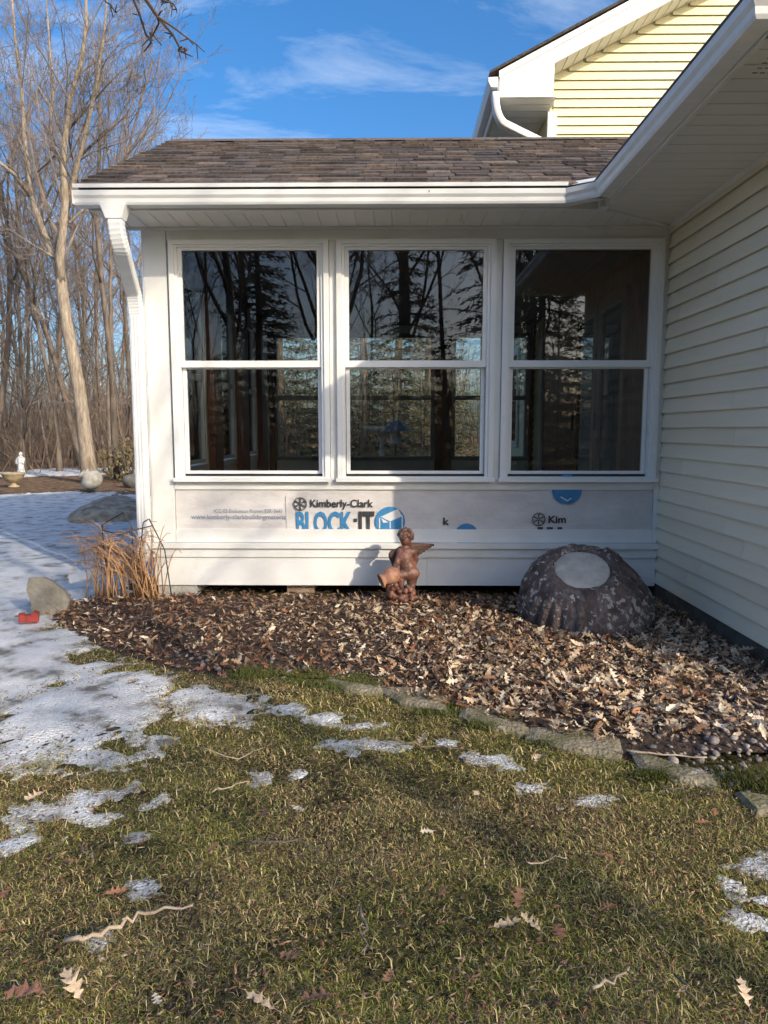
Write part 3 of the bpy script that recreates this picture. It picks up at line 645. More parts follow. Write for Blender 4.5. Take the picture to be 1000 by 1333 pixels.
# two-storey part behind: gable wall facing the camera, side wall running back
YG, XG = 9.0, 1.87
gw = MB(); RX = 5.2; gz0 = 2.4
def gtop(x): return 5.245 + .508 * (min(x, 2*RX - x) - 1.19)
gw.prism([(XG + .012, YG + .02, 0), (2*RX - XG, YG + .02, 0), (2*RX - XG, YG + .02, gtop(XG) - .1), (RX, YG + .02, gtop(RX) - .1), (XG + .012, YG + .02, gtop(XG) - .1)], (0, 6.5, 0))
GW = gw.build('main_wall', GABLE, HOUSE)
for i in range(40):                        # gable courses
    z = 2.9 + i * EXP; xl = XG + .05; zt_ = z + EXP
    xl2 = max(xl, 1.19 + (zt_ + .16 - 5.245) / .508); xr2 = 7.2
    if xl2 > 6: break
    m = MB().add([(xl2, YG - .006, z), (xr2, YG - .006, z), (xr2, YG - .006, z + .004), (xl2, YG - .006, z + .004), (xl2, YG + .016, zt_ + .004), (xr2, YG + .016, zt_ + .004)], [(0,1,2,3), (3,2,5,4), (0, 3, 4), (1, 5, 2)])
    m.build('siding_board', GABLE, GW)
sm = MB().add([(0, 0, 0), (0, 6.45, 0), (0, 6.45, .004), (0, 0, .004), (.014, 0, EXP + .004), (.014, 6.45, EXP + .004)], [(0,1,2,3)[::-1], (3,2,5,4)[::-1], (0, 3, 4), (1, 5, 2)]).mesh('siding_board', GABLE)
for i in range(44): link('siding_board', sm, GW, (XG - .006, YG + .02, .25 + i * EXP))
MB().box(XG - .02, XG + .085, YG - .022, YG + .05, .2, 4.974).build('corner_post', WHITE, HOUSE)
for y0 in (10.6, 12.3, 13.9):
    f = MB(); f.ringx(y0, y0 + 1.0, .95, 2.4, .09, XG - .035, XG - .008); fr = f.build('house_window', SASH, HOUSE); MB().box(XG - .02, XG - .012, y0 + .09, y0 + .91, 1.04, 2.31).build('pane', glass('far_glass', 2.6, (.06, .06, .06)), fr)
YK = 8.60                                   # rake plane
def rk(px, py, Y=YK): return at(px, py, Y)
r0 = Vector((1.19, YK, 5.245)); 
MB().prism([(1.215, YK, gtop(1.215) - .01), (RX, YK, gtop(RX) - .01), (RX, YK, gtop(RX) - .235), (1.215 + .62, YK, gtop(1.215 + .62) - .235), (1.83, YK, 4.975), (1.215, YK, 4.975)], (0, .03, 0)).build('rake_board', WHITE, HOUSE)
MB().prism([(1.205, YK - .012, gtop(1.205) + .0), (RX, YK - .012, gtop(RX)), (RX, YK - .012, gtop(RX) - .07), (1.205, YK - .012, gtop(1.205) - .07)], (0, .0115, 0)).build('rake_trim', WHITE, HOUSE)
rsf = MB().prism([(1.85, YK + .031, gtop(1.85) - .215), (RX, YK + .031, gtop(RX) - .215), (RX, YK + .031, gtop(RX) - .200), (1.85, YK + .031, gtop(1.85) - .200)], (0, .38, 0)).build('rake_soffit', mk('rake_soffit_cream', (.66, .60, .42), (.72, .66, .48), 3, .6), HOUSE)
for i in range(34):
    x = 1.87 + i * .13
    MB().prism([(x, YK + .033, gtop(x) - .2165), (x + .115, YK + .033, gtop(x + .115) - .2165), (x + .115, YK + .033, gtop(x + .115) - .224), (x, YK + .033, gtop(x) - .224)], (0, .36, 0)).build('soffit_panel', SOFFIT, rsf)
bs = MB().box(1.225, XG - .002, YK + .031, 15.4, 4.985, 5.0).build('eave_soffit', SOFFIT, HOUSE)
for i in range(14): MB().box(1.24, XG - .03, YK + .04 + i*.17, YK + .195 + i*.17, 4.976, 4.9845).build('soffit_panel', SOFFIT, bs)
MB().box(1.195, 1.2145, YK + .02, 15.4, 4.97, 5.20).build('fascia', WHITE, HOUSE)
gsec = [(0, 5.08), (.075, 5.08), (.085, 5.10), (.105, 5.14), (.108, 5.185), (.0, 5.19)]
MB().sweep(gsec, [(1.192, 15.4), (1.192, YK - .01)]).build('gutter', ALU, HOUSE)
MB().prism([(1.10, YK - .03, gtop(1.10) + .02), (RX, YK - .03, gtop(RX) + .02), (RX, YK - .03, gtop(RX) + .055), (1.10, YK - .03, gtop(1.10) + .05)], (0, 6.9, 0)).build('main_roof', SHING, HOUSE)
MB().prism([(2*RX - 1.10, YK - .03, gtop(1.10) + .02), (RX, YK - .03, gtop(RX) + .02), (RX, YK - .03, gtop(RX) + .055), (2*RX - 1.10, YK - .03, gtop(1.10) + .05)], (0, 6.9, 0)).build('main_roof', SHING, HOUSE)
u0 = at(645, 120, YK); pts = [u0 + Vector((0, .02, .0)), at(645, 140, YK + .02), at(647, 152, YK + .04), at(655, 161, YK + .1), at(675, 171, YK + .2), at(702, 184, YK + .32), at(722, 194, YK + .36)]
path = bez(pts[:4], 8)[:-1] + pts[3:]
rect_sweep(MB(), path, .05, .04, (0, 1, 0)).build('downspout', ALU, HOUSE, True)

# ------------------------------------------------------------------ garden ornaments
def remesh(m, name, mat, parent, voxel=.006, sm=6):
    me = m.mesh(name + '_src', mat); o = bpy.data.objects.new('src', me); COL.objects.link(o)
    q = o.modifiers.new('r', 'REMESH'); q.mode = 'VOXEL'; q.voxel_size = voxel
    q = o.modifiers.new('s', 'SMOOTH'); q.iterations = sm; q.factor = .5
    bpy.context.view_layer.update(); dg = bpy.context.evaluated_depsgraph_get()
    out = bpy.data.meshes.new_from_object(o.evaluated_get(dg)); bpy.data.objects.remove(o)
    out.polygons.foreach_set('use_smooth', [True] * len(out.polygons)); out.materials.clear(); out.materials.append(mat)
    return link(name, out, parent)
def cap_(m, a, b, ra, rb, n=6):
    a = Vector(a); b = Vector(b)
    for i in range(n + 1): t = i / n; m.ball(a.lerp(b, t), ra + (rb - ra) * t, 10, 7)
CP = gp(527, 789); JS = 1.08; CH = thing('cherub_statue', 'bronze brown winged cherub statue with a tipped jug, before the sunroom skirt', 'statue', (CP.x, CP.y, .045), local=True)
CH.scale = (.95, .95, .98)
b = MB()                                    # seen from behind its left side, leaning to the jug
b.ball((.005, 0, .436), (.047, .05, .056)); cap_(b, (.0, 0, .395), (.002, 0, .355), .024, .03, 3)
cap_(b, (-.03, 0, .338), (.05, .0, .338), .034, .034, 5); cap_(b, (.008, 0, .33), (.015, 0, .26), .05, .052, 5); cap_(b, (.015, -.005, .26), (.035, 0, .20), .053, .06, 5)
b.ball((.045, -.02, .19), (.062, .055, .055)); b.ball((.015, -.035, .235), (.055, .04, .06)); b.ball((-.01, -.03, .30), (.05, .035, .045))
cap_(b, (-.03, -.01, .338), (-.055, -.05, .272), .028, .022, 6); cap_(b, (-.055, -.05, .272), (-.085, -.05, .215), .022, .017, 5); b.ball((-.092, -.05, .205), (.02, .018, .016))
cap_(b, (.055, .01, .335), (.08, .03, .28), .028, .022, 5); cap_(b, (.08, .03, .28), (.06, .02, .22), .02, .017, 4)
cap_(b, (.03, -.03, .19), (-.04, -.055, .185), .046, .034, 6); cap_(b, (-.04, -.055, .185), (-.02, -.06, .09), .032, .023, 6)
cap_(b, (.055, -.01, .18), (.045, -.025, .10), .045, .03, 5); cap_(b, (.045, -.025, .10), (.04, -.02, .03), .028, .022, 4)
remesh(b, 'body', TERRA, CH, .005, 5)
h = MB(); rr = random.Random(3)
for i in range(60):
    t = rr.uniform(0, 2*math.pi); u = rr.uniform(-.35, 1); q = math.sqrt(1 - u*u)
    h.ball((.005 + .05*q*math.cos(t), .004 + .052*q*math.sin(t), .447 + .052*u), rr.uniform(.011, .017), 8, 5)
remesh(h, 'hair', mk('dark_bronze', (.05, .026, .02), (.16, .085, .06), 30, .55, .4, 90), CH, .004, 2)
def wing(pts, th, name='wing'):
    m = MB(); n = len(pts); m.prism([(x, y, z) for x, y, z in pts], (0, th, 0)); 
    return m
wg = MB()
for i in range(7): cap_(wg, (.04, .045, .375 - i*.009), (.205 - i*.022, .06, .378 - i*.014), .024, .010, 12)
cap_(wg, (.04, .04, .355), (.06, .045, .325), .026, .03, 4)
remesh(wg, 'wing', mk('dark_bronze_wing', (.045, .024, .018), (.13, .07, .05), 40, .55, .6, 120), CH, .004, 2)
wg = MB()
for i in range(6): cap_(wg, (-.035 - i*.006, .035, .355 - i*.006), (-.105 + i*.006, .03, .315 - i*.018), .018, .015, 6)
wg.ball((-.075, .03, .305), (.045, .022, .05)); remesh(wg, 'wing', bpy.data.materials['dark_bronze_wing'], CH, .004, 2)
j = MB(); jm = Matrix.Rotation(math.radians(-98), 4, 'Y'); jl = MB().lathe([(.030, -.062), (.046, -.045), (.056, -.01), (.050, .025), (.036, .045), (.034, .055), (.050, .070), (.052, .076), (.044, .078), (.028, .06), (.026, .02)], 20)
jr = Matrix.Rotation(math.radians(20), 3, 'Z') @ Matrix.Rotation(math.radians(-112), 3, 'Y'); jl.v = [tuple(jr @ Vector(v) * JS + Vector((-.100, -.06, .180))) for v in jl.v]
jl.build('jug', mk('terracotta_jug', (.24, .11, .065), (.44, .23, .14), 14, .6, .2, 60), CH, True)
gr = MB(); rr = random.Random(5)
gr.ball((.0, .0, .015), (.10, .075, .03), 14, 8)
for i in range(64): gr.ball((rr.uniform(-.10, .065), rr.uniform(-.095, -.03), rr.uniform(.015, .12) if i % 3 else rr.uniform(.01, .06)), rr.uniform(.012, .024), 9, 6)
cap_(gr, (-.12, -.06, .14), (-.10, -.05, .03), .022, .03, 6)
remesh(gr, 'fruit_base', TERRA, CH, .005, 2)

SP = Vector((1.165, 4.25, .02)); SHL = thing('shell_planter', 'upturned ribbed shell planter, purple brown with flaking paint and round grey foot', 'planter', SP, local=True)
sh = MB(); PR = [(.163, .350), (.172, .370), (.188, .374), (.206, .362), (.250, .338), (.300, .292), (.345, .232), (.380, .160), (.402, .085), (.410, .01), (.402, -.06), (.375, -.12), (.33, -.18)]
def shf(r, z, w_, i):
    a = max(0, min(1, (r - .19) / .2)); rib = abs(math.sin(w_ * 13 + .5 * math.sin(3 * w_))) ** .6 - .75 + .15 * nz(w_ * 9, z * 3, 4)
    r2 = r * (1 + .12 * a * rib) + .012 * a * nz(math.cos(w_)*2, math.sin(w_)*2, z*6) + .006 * nz(math.cos(w_)*6, math.sin(w_)*6, z*20)
    if .2 < r < .3 and abs((w_ - .62 + math.pi) % (2*math.pi) - math.pi) < .22: r2 += .03
    return r2, z + .012 * nz(math.cos(w_)*3, math.sin(w_)*3, r*9)
tl = Matrix.Rotation(math.radians(31), 3, 'X') @ Matrix.Rotation(math.radians(-4), 3, 'Y')
sh.lathe(PR, 168, fn=shf); sh.f = sh.f[:-2]; SHL.scale = (1.0, 1.0, 1.04); off = Vector((0, .14, .03))
def shl(v):
    k = max(0, 1 - v[2] / .36); return tuple(tl @ Vector(v) + off + Vector((.05*k, -.05*k, .015*k)))
sh.v = [shl(v) for v in sh.v]
def shell_mat():
    m = mk('flaking_shell_paint', (.055, .042, .039), (.145, .108, .098), 9, .85, 1.0, 34); t = m.node_tree; b = t.nodes['Principled BSDF']; src = b.inputs['Base Color'].links[0].from_socket
    tcn = N(t, 'ShaderNodeTexCoord'); n = N(t, 'ShaderNodeTexNoise'); n.inputs['Scale'].default_value = 30; n.inputs['Detail'].default_value = 8; n.inputs['Roughness'].default_value = .6; t.links.new(tcn.outputs['Object'], n.inputs['Vector'])
    r = N(t, 'ShaderNodeValToRGB'); r.color_ramp.elements[0].position = .80; r.color_ramp.elements[1].position = .84; r.color_ramp.elements[0].color = (0, 0, 0, 1); r.color_ramp.elements[1].color = (1, 1, 1, 1); t.links.new(n.outputs[0], r.inputs[0])
    n3 = N(t, 'ShaderNodeTexNoise'); n3.inputs['Scale'].default_value = 3.2; n3.inputs['Detail'].default_value = 3; n3.inputs['Distortion'].default_value = 1.2; t.links.new(tcn.outputs['Object'], n3.inputs['Vector'])
    r3 = N(t, 'ShaderNodeValToRGB'); r3.color_ramp.elements[0].position = .48; r3.color_ramp.elements[1].position = .56; e = r3.color_ramp.elements.new(.52); e.color = (.38, .38, .38, 1)
    r3.color_ramp.elements[0].color = (0, 0, 0, 1); r3.color_ramp.elements[1 if False else 2].color = (0, 0, 0, 1); t.links.new(n3.outputs[0], r3.inputs[0])
    n4 = N(t, 'ShaderNodeTexNoise'); n4.inputs['Scale'].default_value = 5; n4.inputs['Detail'].default_value = 3; t.links.new(tcn.outputs['Object'], n4.inputs['Vector']); ad = N(t, 'ShaderNodeMath', operation='MULTIPLY_ADD'); ad.inputs[1].default_value = .45; t.links.new(n4.outputs[0], ad.inputs[0]); t.links.new(n.outputs[0], ad.inputs[2]); t.links.new(ad.outputs[0], r.inputs[0])
    mx = N(t, 'ShaderNodeMix', data_type='RGBA'); mx.inputs['B'].default_value = (.26, .24, .24, 1); t.links.new(r3.outputs[0], mx.inputs['Factor']); t.links.new(src, mx.inputs['A'])
    m2 = N(t, 'ShaderNodeMix', data_type='RGBA'); m2.inputs['B'].default_value = (.42, .38, .34, 1); t.links.new(r.outputs[0], m2.inputs['Factor']); t.links.new(mx.outputs['Result'], m2.inputs['A']); t.links.new(m2.outputs['Result'], b.inputs['Base Color'])
    return m
sh.build('shell', shell_mat(), SHL, True)
ft = MB().lathe([(.160, .33), (.166, .352), (.155, .359), (.08, .361), (.001, .361)], 40, fn=lambda r, z, w_, i: (r * (1 + .02 * math.sin(3*w_)), z + .002 * nz(r*20, w_*3)))
ft.v = [tuple(tl @ Vector(v) + off) for v in ft.v]; ft.build('foot', CONC, SHL, True)

s0 = gp(66, 800); SLB = MB(); rr = random.Random(2)
out = [(-.11, -.03), (-.06, -.05), (.03, -.05), (.085, -.02), (.125, .09), (.085, .16), (.01, .225), (-.05, .255), (-.12, .25), (-.135, .17), (-.11, .08)]
front = [Vector((x, -.03 + .012*nz(x*9, z*9), z)) for x, z in out]; back = [Vector((x*.93 + .01, .035 + .012*nz(x*9, z*9, 3), z*.97)) for x, z in out]
n = len(out); cf = sum(front, Vector()) / n + Vector((0, -.008, 0)); SLB.add(front + back + [cf], [(i, (i+1) % n, 2*n) for i in range(n)] + [tuple(range(2*n-1, n-1, -1))] + [((i+1) % n, i, n+i, n+(i+1) % n) for i in range(n)])
o = SLB.build('slate_slab', STONEM); o.location = (s0.x, s0.y, .0); o.rotation_euler = (-.12, 0, .25); tag(o, 'upright grey slate slab standing at the left end of the bed', 'stone')
r0 = gp(38, 813); rd = MB(); rd.prism([(-.055, -.03, 0), (.055, -.03, 0), (.057, -.03, .055), (.03, -.03, .065), (.012, -.03, .045), (-.02, -.03, .04), (-.03, -.03, .052), (-.058, -.03, .048)], (0, .06, 0)); rd.prism([(-.02, -.036, .01), (.02, -.036, .01), (.02, -.036, .03), (-.02, -.036, .03)], (0, .005, 0))
o = rd.build('red_block', RED); o.location = (r0.x, r0.y, .02); o.rotation_euler = (0, .05, .35); tag(o, 'small bright red block lying on the snow beside the slate slab', 'block')

# dried perennial with its wire hoop
PB = gp(192, 783); PL = thing('dried_perennial', 'clump of dried orange brown stalks at the sunroom corner', 'plant', (PB.x, PB.y, .02), local=True); rr = random.Random(21)
for i in range(95):
    bx, by = rr.gauss(0, .055), rr.gauss(0, .05); dense = i < 46
    if dense:
        lean = rr.uniform(-.30, .10); hh = rr.uniform(.32, .58)
        p = [(bx, by, 0), (bx + lean*.3, by, hh*.5), (bx + lean + rr.gauss(0, .03), by + rr.gauss(0, .05), hh), (bx + lean*1.9 - .05, by + rr.gauss(0, .08), hh * rr.uniform(.75, 1.02))]
    else:
        bx -= rr.uniform(.1, .28); l2 = rr.uniform(-.14, .10); hh = rr.uniform(.34, .60)
        p = [(bx, by, 0), (bx + rr.gauss(0, .03), by, hh*.5), (bx + l2*.6, by + rr.gauss(0, .05), hh), (bx + l2*1.6 + rr.choice((-.1, .14)), by + rr.gauss(0, .08), hh*rr.uniform(.7, .95))]
    pts = bez(p, 7); MB().tube(pts, [.0042 - .0022*k/7 for k in range(8)], 5).build('stalk', STALK, PL, True)
for i in range(12):
    x = rr.uniform(-.3, .05); hh = rr.uniform(.34, .46); pts = bez([(x, rr.gauss(0, .06), hh), (x - .12, 0, hh + .06), (x - .2*rr.random() - .05, .02, hh - .12), (x - .1 + rr.gauss(0, .1), 0, hh - .25)], 8); MB().tube(pts, .0022, 5).build('stalk', STALK, PL, True)
for i in range(26):                         # withered leaves at the foot
    pass
PL.scale = (1.08, 1, 1.0)
CG = thing('wire_hoop', 'black bent wire plant support rising out of the dried stalks', 'plant support', (PB.x - .13, PB.y, .02), local=True)
for px_ in ([(-.14, .0, .0), (-.16, 0, .43), (-.02, .02, .50), (.03, .02, .42), (.05, .0, .0)], [(.02, .05, 0), (.10, .05, .44), (.14, .05, .46), (.24, .04, .28), (.28, .03, 0)], [(-.16, 0, .40), (-.02, -.06, .38), (.05, -.02, .40), (.16, .05, .42)]):
    px_ = [(a*1.05, b2, c2*1.22) for a, b2, c2 in px_]
    q = []
    for a, b2 in zip(px_[:-1], px_[1:]): q += [Vector(a).lerp(Vector(b2), t/4) for t in range(4)]
    q.append(Vector(px_[-1])); MB().tube(q, .0042, 6).build('wire', BLACK, CG, True)

# ornaments in front of the wood
u = gp(18, 634); UR = thing('stone_urn', 'shallow tan garden bowl on a short foot by the wood edge', 'urn', u, local=True)
UR.scale = (.5, .5, .5)
MB().lathe([(.24, 0), (.22, .05), (.12, .09), (.10, .16), (.16, .2), (.30, .27), (.40, .40), (.44, .52), (.50, .56), (.50, .61), (.44, .61), (.40, .54), (.2, .45)], 28).build('bowl', mk('tan_stone', (.30, .24, .14), (.42, .34, .22), 7, .85, .3), UR, True)
s_ = gp(28, 619); ST = thing('white_statue', 'small white robed figure statue at the wood edge behind the bowl', 'statue', s_, local=True)
ST.scale = (.45, .45, .45)
m = MB(); cap_(m, (0, 0, .05), (0, 0, .62), .24, .17, 8); cap_(m, (0, 0, .62), (0, 0, .98), .18, .20, 6); cap_(m, (0, 0, 1.05), (.02, 0, 1.16), .08, .08, 2); m.ball((.03, -.02, 1.28), (.115, .12, .14))
cap_(m, (-.2, 0, .98), (-.22, -.1, .72), .075, .06, 5); cap_(m, (-.22, -.1, .72), (-.02, -.2, .78), .06, .05, 5); cap_(m, (.2, 0, .98), (.2, -.12, .74), .075, .06, 5); cap_(m, (.2, -.12, .74), (.02, -.2, .82), .06, .05, 5); m.ball((.0, -.17, .85), (.07, .05, .13))
remesh(m, 'figure', WHITEST, ST, .025, 3); MB().box(-.28, .28, -.24, .24, 0, .09).build('plinth', WHITEST, ST)
d_ = gp(121, 640); DS = thing('leaning_urn', 'pale stone urn tipped on its side at the foot of the big tree', 'urn', d_, local=True)
m = MB().lathe([(.12, -.2), (.30, -.12), (.42, .05), (.45, .2), (.40, .36), (.22, .48), (.19, .54), (.25, .60), (.25, .64), (.18, .64), (.14, .5)], 26, fn=lambda r, z, w_, i: (r * (1 + .05 * math.cos(12*w_)), z)); q = Matrix.Rotation(math.radians(-38), 3, 'Y') @ Matrix.Rotation(math.radians(25), 3, 'X')
m.v = [tuple(q @ Vector(v) * .48 + Vector((.05, 0, .17))) for v in m.v]; m.build('urn_body', PALEST, DS, True)
def rock(name, label, p, r, mat, seed, cat='rock'):
    m = MB().ball((0, 0, 0), 1, 22, 14); m.v = [tuple(Vector((x*r[0], y*r[1], z*r[2])) * (1 + .16*nz(x, y, z + seed, 1.4) + .07*nz(x*3, y*3, z*3 + seed))) for x, y, z in m.v]
    o = m.build(name, mat, None, True); o.location = p; return tag(o, label, cat)
rock('rock', 'long low grey rock under the shrub at the wood edge', gp(182, 634) + Vector((0, 0, .1)), (.36, .25, .2), STONEM, 2)
rock('earth_mound', 'low brown grassy mound poking out of the shaded snow', gp(152, 672) + Vector((0, 0, -.05)), (.66, .8, .32), mk('dead_turf', (.24, .18, .115), (.52, .44, .33), 9, .95, .9, 60), 6, 'mound')
sb0 = gp(174, 626); SHB = thing('shrub', 'small olive brown shrub at the wood edge beside the twin trunks', 'shrub', sb0, local=True)
m = MB(); rr = random.Random(9)
for i in range(520):
    t = rr.uniform(0, 2*math.pi); q = rr.random() ** .5 * .75; p = Vector((q*math.cos(t), q*math.sin(t), rr.uniform(.05, 1.05) * (1.05 - .5*q))); d = Vector((rr.gauss(0, 1), rr.gauss(0, 1), rr.gauss(.4, 1))).normalized() * .09; e = d.orthogonal().normalized() * .035
    m.add([p - e, p + e, p + d], [(0, 1, 2)], rr.choice([(.10, .085, .03), (.16, .12, .05), (.07, .07, .025), (.22, .15, .07)]))
m.build('foliage', LEAFM, SHB)
m = MB()
for i in range(16): t = i * .39; m.tube([(.05*math.cos(t), .05*math.sin(t), 0), (.3*math.cos(t), .3*math.sin(t), .5), (.5*math.cos(t), .5*math.sin(t), .85)], [.02, .012, .005], 4)
m.build('stem', TWIG, SHB)

# bird feeder seen through the sunroom
fp = Vector((at(515, 560, 13.5).x, 13.5, 0)); FD = thing('bird_feeder', 'dark roofed bird feeder on a crook pole, seen through the middle window', 'bird feeder', fp, local=True)
MB().tube(bez([(.0, 0, 0), (.0, 0, 1.3), (.02, 0, 2.2), (-.3, 0, 2.15), (-.36, 0, 1.85), (-.36, 0, 1.75)], 20), .012, 6).build('pole', BLACK, FD)
MB().lathe([(.28, 1.18), (.27, 1.2), (.05, 1.42), (.01, 1.5)], 16).build('feeder_roof', mk('feeder_blue', (.03, .05, .08), (.05, .07, .1), 5, .5), FD)
MB().lathe([(.12, .95), (.10, 1.0), (.10, 1.18), (.02, 1.185)], 12).build('seed_tube', PALEST, FD)
bb = Vector((at(497, 548, 15).x, 15, 0)); BB = thing('bird_bath', 'pale stone bird bath on a thin stem, seen through the middle window', 'bird bath', bb, local=True)
MB().lathe([(.2, 0), (.1, .08), (.05, .2), (.045, 1.0), (.1, 1.1), (.36, 1.2), (.40, 1.27), (.34, 1.28), (.1, 1.2)], 20).build('basin', PALEST, BB, True)

# ------------------------------------------------------------------ bare trees
def grow(rng, limb, twig, p, d, L, r, lvl, maxl, spread=.75, up=.10, kids=(9, 6, 5, 4), first=.35, path=None, kr=(.40, .55)):
    ns = (9, 6, 4, 3, 2)[min(lvl, 4)]; sides = (10, 6, 4, 3, 3)[min(lvl, 4)]
    if path is None:
        pts = [Vector(p)]; d = Vector(d).normalized()
        for i in range(ns):
            d = (d + Vector((rng.gauss(0, 1), rng.gauss(0, 1), rng.gauss(0, 1))) * (.07 if lvl == 0 else .14) + Vector((0, 0, up))).normalized()
            pts.append(pts[-1] + d * L / ns)
    else: pts = [Vector(q) for q in path]; L = sum((pts[i+1]-pts[i]).length for i in range(len(pts)-1))
    n_ = len(pts); tip = .25 if lvl < 2 else .4
    rad = [max(.0035, r * (1 - (1 - tip) * i / (n_ - 1))) for i in range(n_)]
    if lvl == 0 and path is None: rad[0] *= 1.35
    (limb if lvl < 2 else twig).tube(pts, rad, sides)
    if lvl >= maxl: return
    nk = kids[min(lvl, len(kids) - 1)]
    for k in range(nk):
        t = first + (1 - first) * (k + rng.random()) / nk; t = min(t, .985) if lvl else t
        i = min(int(t * (n_ - 1)), n_ - 2); q = pts[i].lerp(pts[i+1], t * (n_ - 1) - i); dd = (pts[i+1] - pts[i]).normalized()
        ax = dd.orthogonal().normalized(); ax.rotate(Quaternion(dd, rng.uniform(0, 2*math.pi))); nd = dd.copy(); nd.rotate(Quaternion(ax, rng.uniform(.45, 1.0) * spread + .1))
        rr_ = rad[i] * rng.uniform(*kr); ll = L * rng.uniform(.32, .55) * (1.15 - .55 * t if lvl == 0 else 1 - .3 * t)
        grow(rng, limb, twig, q, nd, ll, rr_, lvl + 1, maxl, spread, up, kids, .2, None, kr)
def tree_mesh(seed, H, r, bark, maxl=4, kids=(10, 6, 5, 4), first=.35, spread=.8, up=.08):
    rng = random.Random(seed); a = MB(); b = MB(); grow(rng, a, b, (0, 0, -.1), (0, 0, 1), H, r, 0, maxl, spread, up, kids, first)
    return a.mesh('trunk', bark, True), b.mesh('crown', TWIG)
TV = [tree_mesh(1, 11, .085, BARKD, first=.4), tree_mesh(2, 12, .10, BARKD, first=.42), tree_mesh(3, 8.5, .065, BARKD, kids=(12, 6, 5, 3), first=.25), tree_mesh(4, 11.5, .08, BARKD, first=.4, spread=.6), tree_mesh(5, 6.5, .04, BARKD, kids=(12, 6, 4, 3), first=.15, spread=.9), tree_mesh(6, 14, .22, BARKD, kids=(12, 7, 6, 4), first=.3)]
def place_tree(v, loc, rz_, sc, lean=(0, 0), label='', group=None, name='bare_tree'):
    t = thing(name, label, 'tree', loc, group, local=True); t.rotation_euler = (lean[1], lean[0], rz_); t.scale = (sc,) * 3
    link('trunk', TV[v][0], t); link('crown', TV[v][1], t); return t
# the big pale tree, its limbs laid out as they stand
hp = gp(119, 628); HY = hp.y
HT = thing('pale_tree', 'tall pale barked bare tree with forked stems, left of the sunroom', 'tree', hp)
def HP(l, dy=0): return [at(x, y, HY + dy * i / max(1, len(l) - 1)) for i, (x, y) in enumerate(l)]
lm = MB(); tw = MB(); rng = random.Random(31)
tr_ = [(119, 632), (113, 590), (108, 545), (102, 500), (94, 460), (87, 420), (81, 380), (77, 340)]
pts = HP(tr_); lm.tube(pts, [.22, .165, .15, .142, .136, .13, .124, .105], 12)
for l, r, dy in (([(83, 392), (74, 345), (58, 305), (40, 255), (33, 190), (29, 125), (20, 50), (12, -40)], .095, 1.0), ([(80, 372), (78, 338), (82, 300), (85, 260), (82, 215), (86, 170), (92, 125), (106, 80), (113, 30), (110, -50)], .112, -.8), ([(83, 285), (95, 240), (104, 203), (117, 150), (128, 95), (136, 40), (140, -20)], .07, -1.5),
                 ([(82, 214), (73, 200), (65, 170), (70, 112), (64, 55), (60, -10)], .06, 1.5), ([(40, 255), (20, 228), (-5, 208), (-40, 190)], .06, -1), ([(84, 182), (72, 150), (45, 105), (30, 60)], .035, .6), ([(104, 203), (135, 175), (165, 150), (178, 120)], .035, -.8), ([(76, 338), (45, 320), (15, 300), (-20, 290)], .03, 1), ([(92, 440), (70, 400), (62, 350), (60, 310)], .03, .8), ([(90, 290), (120, 262), (150, 240), (170, 200)], .03, 1.2), ([(86, 172), (110, 145), (140, 110), (165, 85)], .03, -1.5)):
    grow(rng, lm, tw, None, None, 0, r, 1, 4, .75, .10, (0, 13, 7, 4), .12, HP(l, dy), (.22, .34))
HTr = lm.build('trunk', BARK, HT, True); tw.build('crown', TWIG, HT)
TREES = [  # px of the foot, distance, variant, scale, lean(x toward right, y), label
    (152, 17.6, 1, .92, (.0, 0), 'straight bare trunk just right of the tall pale tree'), (143, 19.5, 3, 1.0, (-.03, 0), 'thin bare trunk tucked behind the straight trunk by the shrub'),
    (106, 21.0, 1, .95, (-.33, .05), 'bare tree leaning far left across the wood'), (74, 20.0, 0, .9, (-.10, 0), 'dark bare trunk tilting left, behind the white statue'),
    (160, 25, 0, 1.1, (.04, 0), None), (128, 26, 3, 1.05, (-.05, 0), None), (55, 25, 1, 1.0, (.05, 0), None), (20, 23, 0, 1.05, (.06, 0), None), (-15, 20, 1, 1.0, (.05, 0), None), (-60, 22, 0, 1.0, (0, 0), None), (92, 30, 1, 1.15, (.03, 0), None), (38, 32, 3, 1.2, (-.04, 0), None),
    (170, 30, 2, 1.25, (0, 0), None), (182, 24, 2, 1.05, (-.05, 0), None), (112, 34, 0, 1.3, (0, 0), None), (5, 36, 1, 1.2, (0, 0), None), (66, 38, 3, 1.3, (0, 0), None), (150, 38, 1, 1.25, (0, 0), None), (188, 36, 3, 1.25, (0, 0), None), (210, 32, 0, 1.1, (0, 0), None), (238, 40, 3, 1.15, (0, 0), None), (262, 42, 0, 1.18, (0, 0), None),
    (30, 19, 4, 1.0, (0, 0), None), (62, 23, 4, 1.1, (0, 0), None), (96, 24, 4, 1.1, (0, 0), None), (135, 22, 4, 1.1, (0, 0), None), (165, 21.5, 4, 1.0, (0, 0), None), (8, 27, 4, 1.3, (0, 0), None), (48, 29, 4, 1.4, (0, 0), None), (120, 29, 4, 1.4, (0, 0), None), (180, 27, 4, 1.3, (0, 0), None), (-30, 26, 2, 1.1, (0, 0), None), (80, 27, 2, 1.2, (0, 0), None), (25, 40, 2, 1.5, (0, 0), None), (140, 44, 2, 1.5, (0, 0), None), (100, 46, 2, 1.6, (0, 0), None), (60, 48, 2, 1.6, (0, 0), None), (15, 50, 2, 1.6, (0, 0), None)]
rt = random.Random(77)
